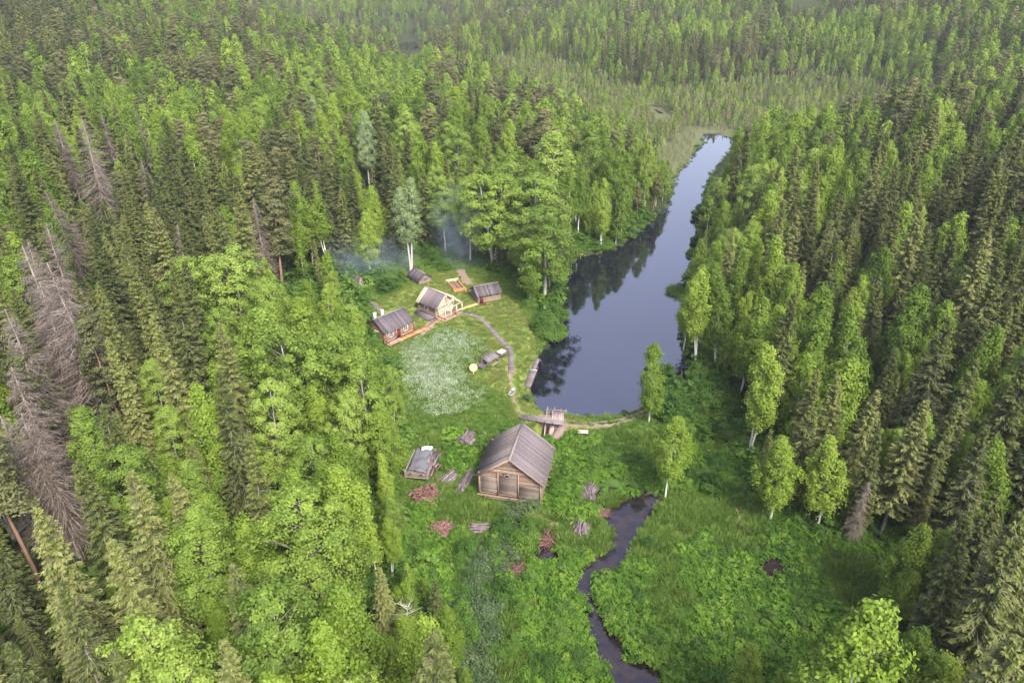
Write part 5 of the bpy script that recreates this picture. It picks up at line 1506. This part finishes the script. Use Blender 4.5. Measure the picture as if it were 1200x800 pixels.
scl = RNG.uniform(.65, 1.25, len(x)) * np.where(lw < 0, .33, 1) * np.where(garden & (lw > 0), .65, 1) * np.where(low_tall, .85 + .5 * patch, 1)
UNDER = scatter('meadow_growth', herb_meshes, np.c_[x, y, z - .04][keep], which[keep], RNG.uniform(0, 6.28, keep.sum()), scl[keep])
tag(UNDER, 'dense green herbs, ferns and tall grass covering the wet meadow')
# short mown grass of the yard
M_LAWNG = leaf_mat('short_grass', [(0, (.08, .155, .024)), (.45, (.16, .225, .042)), (.75, (.225, .235, .07)), (1, (.25, .21, .10))], .3, .7)
lg = [tuft(rg(350 + i), .45, .16 + .05 * i, 60, .03).mesh('lawn_tuft', (M_LAWNG,)) for i in range(3)]
x, y = open_points(LAWN, 16000)
ok = (sdf(x, y, LAWN) < .8) & free_of(x, y, -1.2) & (RNG.random(len(x)) < .35 + .9 * fbm(x, y, 3, 50)); x, y = x[ok], y[ok]
LG = scatter('lawn_grass', lg, np.c_[x, y, land(x, y) - .02], RNG.integers(0, 3, len(x)), RNG.uniform(0, 6.28, len(x)), RNG.uniform(.6, 1.3, len(x)))
tag(LG, 'short patchy grass of the yard around the cottages')
# white flowers in the garden
fl = []
for i in range(3):
    rng = rg(340 + i); B = Bag(); v = tuft(rng, .4, .55, 45, .035); B.v, B.f, B.t, B.m, B.n = v.v, v.f, v.t, [np.zeros(45, int)], v.n
    n = 8; r = .42 * np.sqrt(rng.random(n)); A = rng.uniform(0, 6.28, n)
    C = np.stack([r * np.cos(A), r * np.sin(A), rng.uniform(.45, .7, n)], -1)
    U = np.tile([.03, 0, .0], (n, 1)) + rng.normal(0, .01, (n, 3)); W_ = np.tile([0, .03, .0], (n, 1)) + rng.normal(0, .01, (n, 3))
    v, f = diamonds(C, U * 1.3, W_ * 1.3); B.add(v, f, rng.random(n), 1)
    fl.append(B.mesh('cow_parsley', (M_TALLGRASS, M_BLOSSOM)))
x, y = open_points(FLOWERS, 9000)
s_ = sdf(x, y, FLOWERS) + 3.5 * (fbm(x, y, 4, 30) - .5)
ok = (RNG.random(len(x)) < smooth(2.5, -5.0, s_)) & free_of(x, y) & (RNG.random(len(x)) < .35 + 1.3 * (fbm(x, y, 5, 31) - .3)); x, y = x[ok], y[ok]
FLW = scatter('white_wildflowers', fl, np.c_[x, y, land(x, y)], RNG.integers(0, 3, len(x)), RNG.uniform(0, 6.28, len(x)), RNG.uniform(.7, 1.2, len(x)))
tag(FLW, 'white flowering herbs filling the garden beside the cottage')
x1, y1 = ground_at(585, 378)[:2]; 
# low growth under the trees, thick along the edges
x, y = candidates(26000, 30, 190)
sm = sdf(x, y, MEADOW); sL = sdf(x, y, LAKE)
ok = (sm > .5) & (sL > .6) & ((sm < 9) | (sL < 6) | (RNG.random(len(x)) < .45)); x, y = x[ok], y[ok]
k = RNG.random(len(x)); nf = [m for m, H in FAR['shrub']]
FL = scatter('forest_undergrowth', herb_meshes + nf, np.c_[x, y, land(x, y) - .05], np.where(k < .35, 9, np.where(k < .6, 2, np.where(k < .8, 0, 10 + (k * 1000).astype(int) % 4))), RNG.uniform(0, 6.28, len(x)), RNG.uniform(.7, 1.5, len(x)))
tag(FL, 'ferns, saplings and low leafy growth on the forest floor')

# sedge and reeds along the water's edge
x, y = candidates(60000, 70, 290)
s_ = sdf(x, y, LAKE) + 1.6 * (fbm(x, y, 5, 40) - .5)
ok = (s_ > -1.0) & (s_ < 1.0) & (np.hypot(x - _fx, y - _fy) > 4); x, y = x[ok], y[ok]; s_ = s_[ok]
ok = RNG.random(len(x)) < smooth(-1.0, .3, s_); x, y = x[ok], y[ok]
for pts_ in ([(_fx + 1, _fy + 12)],): pass
dk_ = site(3.6, 103.6, .3); ok = np.abs((x - dk_[0]) * math.cos(math.radians(13)) - (y - dk_[1]) * math.sin(math.radians(13))) > 1.2
ok |= np.hypot(x - dk_[0], y - dk_[1]) > 6; x, y = x[ok], y[ok]
RD = scatter('shore_sedge', herb_meshes[4:8], np.c_[x, y, np.maximum(land(x, y), -.25)], np.array([0, 1, 2, 0, 1, 3])[RNG.integers(0, 6, len(x))], RNG.uniform(0, 6.28, len(x)), RNG.uniform(.5, 1.1, len(x)))
tag(RD, 'sedge, reeds and low willow fringing the lake shore')

# ------------------------------------------------------------------ shrubs one can tell apart
def bushes(pxs, smin, smax, label, group, v=None):
    for a, b_ in pxs:
        x_, y_, z_ = ground_at(a, b_)
        vi = rr.randrange(4) if v is None else v
        H = NEAR['shrub'][vi][2]; s = rr.uniform(smin, smax)
        stand('shrub', vi, x_, y_, z_ - .1, H * s, 1.0, rr.uniform(0, 6.28), label, group)
bushes([(778, 452), (790, 470), (800, 482), (785, 490), (812, 462), (822, 478), (806, 498), (818, 492), (798, 508), (830, 466), (842, 480), (776, 476), (792, 520), (845, 455), (815, 445)], 1.0, 1.8,
       'dense dark green bush between the lake corner and the inlet creek', 'bushes between the lake corner and the inlet creek')
bushes([(865, 512), (858, 530), (842, 545), (868, 492), (875, 505), (822, 560), (832, 575)], .8, 1.3, 'green bush on the right bank of the inlet creek', 'bushes on the right bank of the inlet creek')
bushes([(445, 330), (455, 335), (464, 338), (452, 342), (446, 322), (470, 330), (461, 326), (447, 318)], .9, 1.5, 'bright leafy bush between the pointed hut and the grey hut', 'bushes between the pointed hut and the grey hut')
bushes([(510, 310), (520, 316), (500, 302), (512, 303)], .9, 1.3, 'low green bush right behind the grey hut', 'bushes behind the grey hut')
bushes([(636, 378), (642, 385), (633, 388), (648, 372), (640, 368), (645, 393), (612, 350), (622, 360)], .9, 1.5, 'leafy bush on the lake bank below the aspens', 'bushes on the lake bank below the aspens')
bushes([(548, 650), (540, 665), (556, 672), (575, 648), (584, 662), (600, 640), (618, 622), (590, 625), (612, 640), (570, 700), (545, 700), (578, 730), (548, 750), (590, 700), (540, 730), (535, 770), (582, 770)], .7, 1.2,
       'grey green willow bush along the overgrown ditch below the mill', 'willow bushes along the ditch below the mill')
bushes([(720, 540), (735, 532), (745, 545), (700, 535), (712, 528), (755, 535), (690, 545), (760, 552)], .6, 1.0, 'low round bush between the track and the narrow creek', 'bushes between the track and the narrow creek')
bushes([(640, 700), (610, 720), (655, 745), (625, 770), (660, 720), (600, 760), (640, 785), (675, 775)], .5, .85, 'low round herb bush in the meadow left of the stream', 'bushes in the meadow left of the stream')
bushes([(760, 640), (800, 660), (840, 700), (790, 720), (880, 720), (820, 760), (900, 730), (870, 750), (750, 700), (930, 690), (770, 760), (940, 725), (960, 700), (850, 650)], .5, .95, 'low green bush in the meadow right of the stream', 'bushes in the meadow right of the stream')
bushes([(818, 255), (824, 270), (815, 285), (812, 300), (830, 240), (795, 345)], 1.2, 1.9, 'dark bush hanging over the water on the right lake bank', 'bushes over the water on the right lake bank')
bushes([(440, 412), (436, 395), (443, 420)], .9, 1.3, 'bush hiding the left corner of the brown cottage', 'bushes at the left corner of the brown cottage')
# bare tree in the lower middle
x_, y_, z_ = ground_at(478, 770)
e = thing('bare_tree', x_, y_, z_, 0, 'bare whitish leafless tree with forked twigs at the bottom, left of the ditch', 'bare tree')
B = Bag(); log(B, (0, 0, -.2), (.4, .2, 7.5), .14, .95, r1=.05); build(B, 'trunk', M_ASPBARK, e)
B = Bag()
for i in range(34):
    t = rr.uniform(.35, 1); a = rr.uniform(0, 6.28); l = rr.uniform(.8, 2.2) * (1.2 - t * .5)
    p = np.array([.4 * t, .2 * t, 7.5 * t]); q = p + [l * math.cos(a), l * math.sin(a), l * .7]
    log(B, p, q, .045, .9, 4, .015)
    for j in range(3): s = p * (.6 - j * .15) + q * (.4 + j * .15); log(B, s, s + [rr.gauss(0, .4), rr.gauss(0, .4), rr.uniform(.2, .7)], .02, .9, 3, .008)
build(B, 'branches', M_ASPBARK, e)

# ------------------------------------------------------------------ thin smoke from the huts' fires
def smoke(px, py, h, size, dens, label):
    x_, y_, z_ = ground_at(px, py)
    bm = bmesh.new(); bmesh.ops.create_icosphere(bm, subdivisions=3, radius=1)
    for v in bm.verts:
        k = 1 + .3 * (float(noise(v.co.x * 2 + px, v.co.y * 2 + v.co.z, .8)) - .5); v.co *= k
    me = bpy.data.meshes.new('smoke'); bm.to_mesh(me); bm.free()
    m, nt, out = mat('blue_smoke')
    tc = nt.nodes.new('ShaderNodeTexCoord'); n_ = noisen(nt, 2.2, 5, .65, tc.outputs['Object'], 1.2)
    ln = nt.nodes.new('ShaderNodeVectorMath'); ln.operation = 'LENGTH'; nt.links.new(tc.outputs['Object'], ln.inputs[0])
    fall = mathn(nt, 'MAXIMUM', mathn(nt, 'SUBTRACT', 1.0, ln.outputs['Value']), 0.0)
    dn = mathn(nt, 'MULTIPLY', mathn(nt, 'MAXIMUM', mathn(nt, 'SUBTRACT', n_, .44), 0.0), mathn(nt, 'MULTIPLY', fall, dens))
    pv = nt.nodes.new('ShaderNodeVolumePrincipled'); pv.inputs['Color'].default_value = (.62, .76, 1, 1); nt.links.new(dn, pv.inputs['Density'])
    nt.links.new(pv.outputs[0], out.inputs['Volume']); me.materials.append(m)
    o = bpy.data.objects.new('smoke', me); o.location = (x_, y_, z_ + h); o.scale = size; COL.objects.link(o); tag(o, label, kind='stuff')
smoke(545, 312, 9, (9, 7, 12), .55, 'thin bluish smoke rising between the trees behind the log frame')
smoke(436, 328, 5, (12, 7, 6), .5, 'thin bluish smoke drifting over the pointed hut')
# ------------------------------------------------------------------ haze in the valley air
hm = bpy.data.meshes.new('haze')
zlo, zhi = float(GZ.min()) - 1.5, max(CAMH + 4, float(GZ.max()) + 30)
hv = [(x, y, z) for z in (zlo, zhi) for x, y in ((-2700, -90), (2700, -90), (2700, 3700), (-2700, 3700))]
hm.from_pydata(hv, [], [(0, 3, 2, 1), (4, 5, 6, 7), (0, 1, 5, 4), (1, 2, 6, 5), (2, 3, 7, 6), (3, 0, 4, 7)])
m_, nt_, out_ = mat('haze_air')
pv = nt_.nodes.new('ShaderNodeVolumePrincipled')
pv.inputs['Color'].default_value = (.93, .95, 1, 1); pv.inputs['Density'].default_value = .00013
pv.inputs['Anisotropy'].default_value = .2
nt_.links.new(pv.outputs[0], out_.inputs['Volume'])
hm.materials.append(m_)
ho = bpy.data.objects.new('haze', hm); COL.objects.link(ho); tag(ho, kind='stuff')
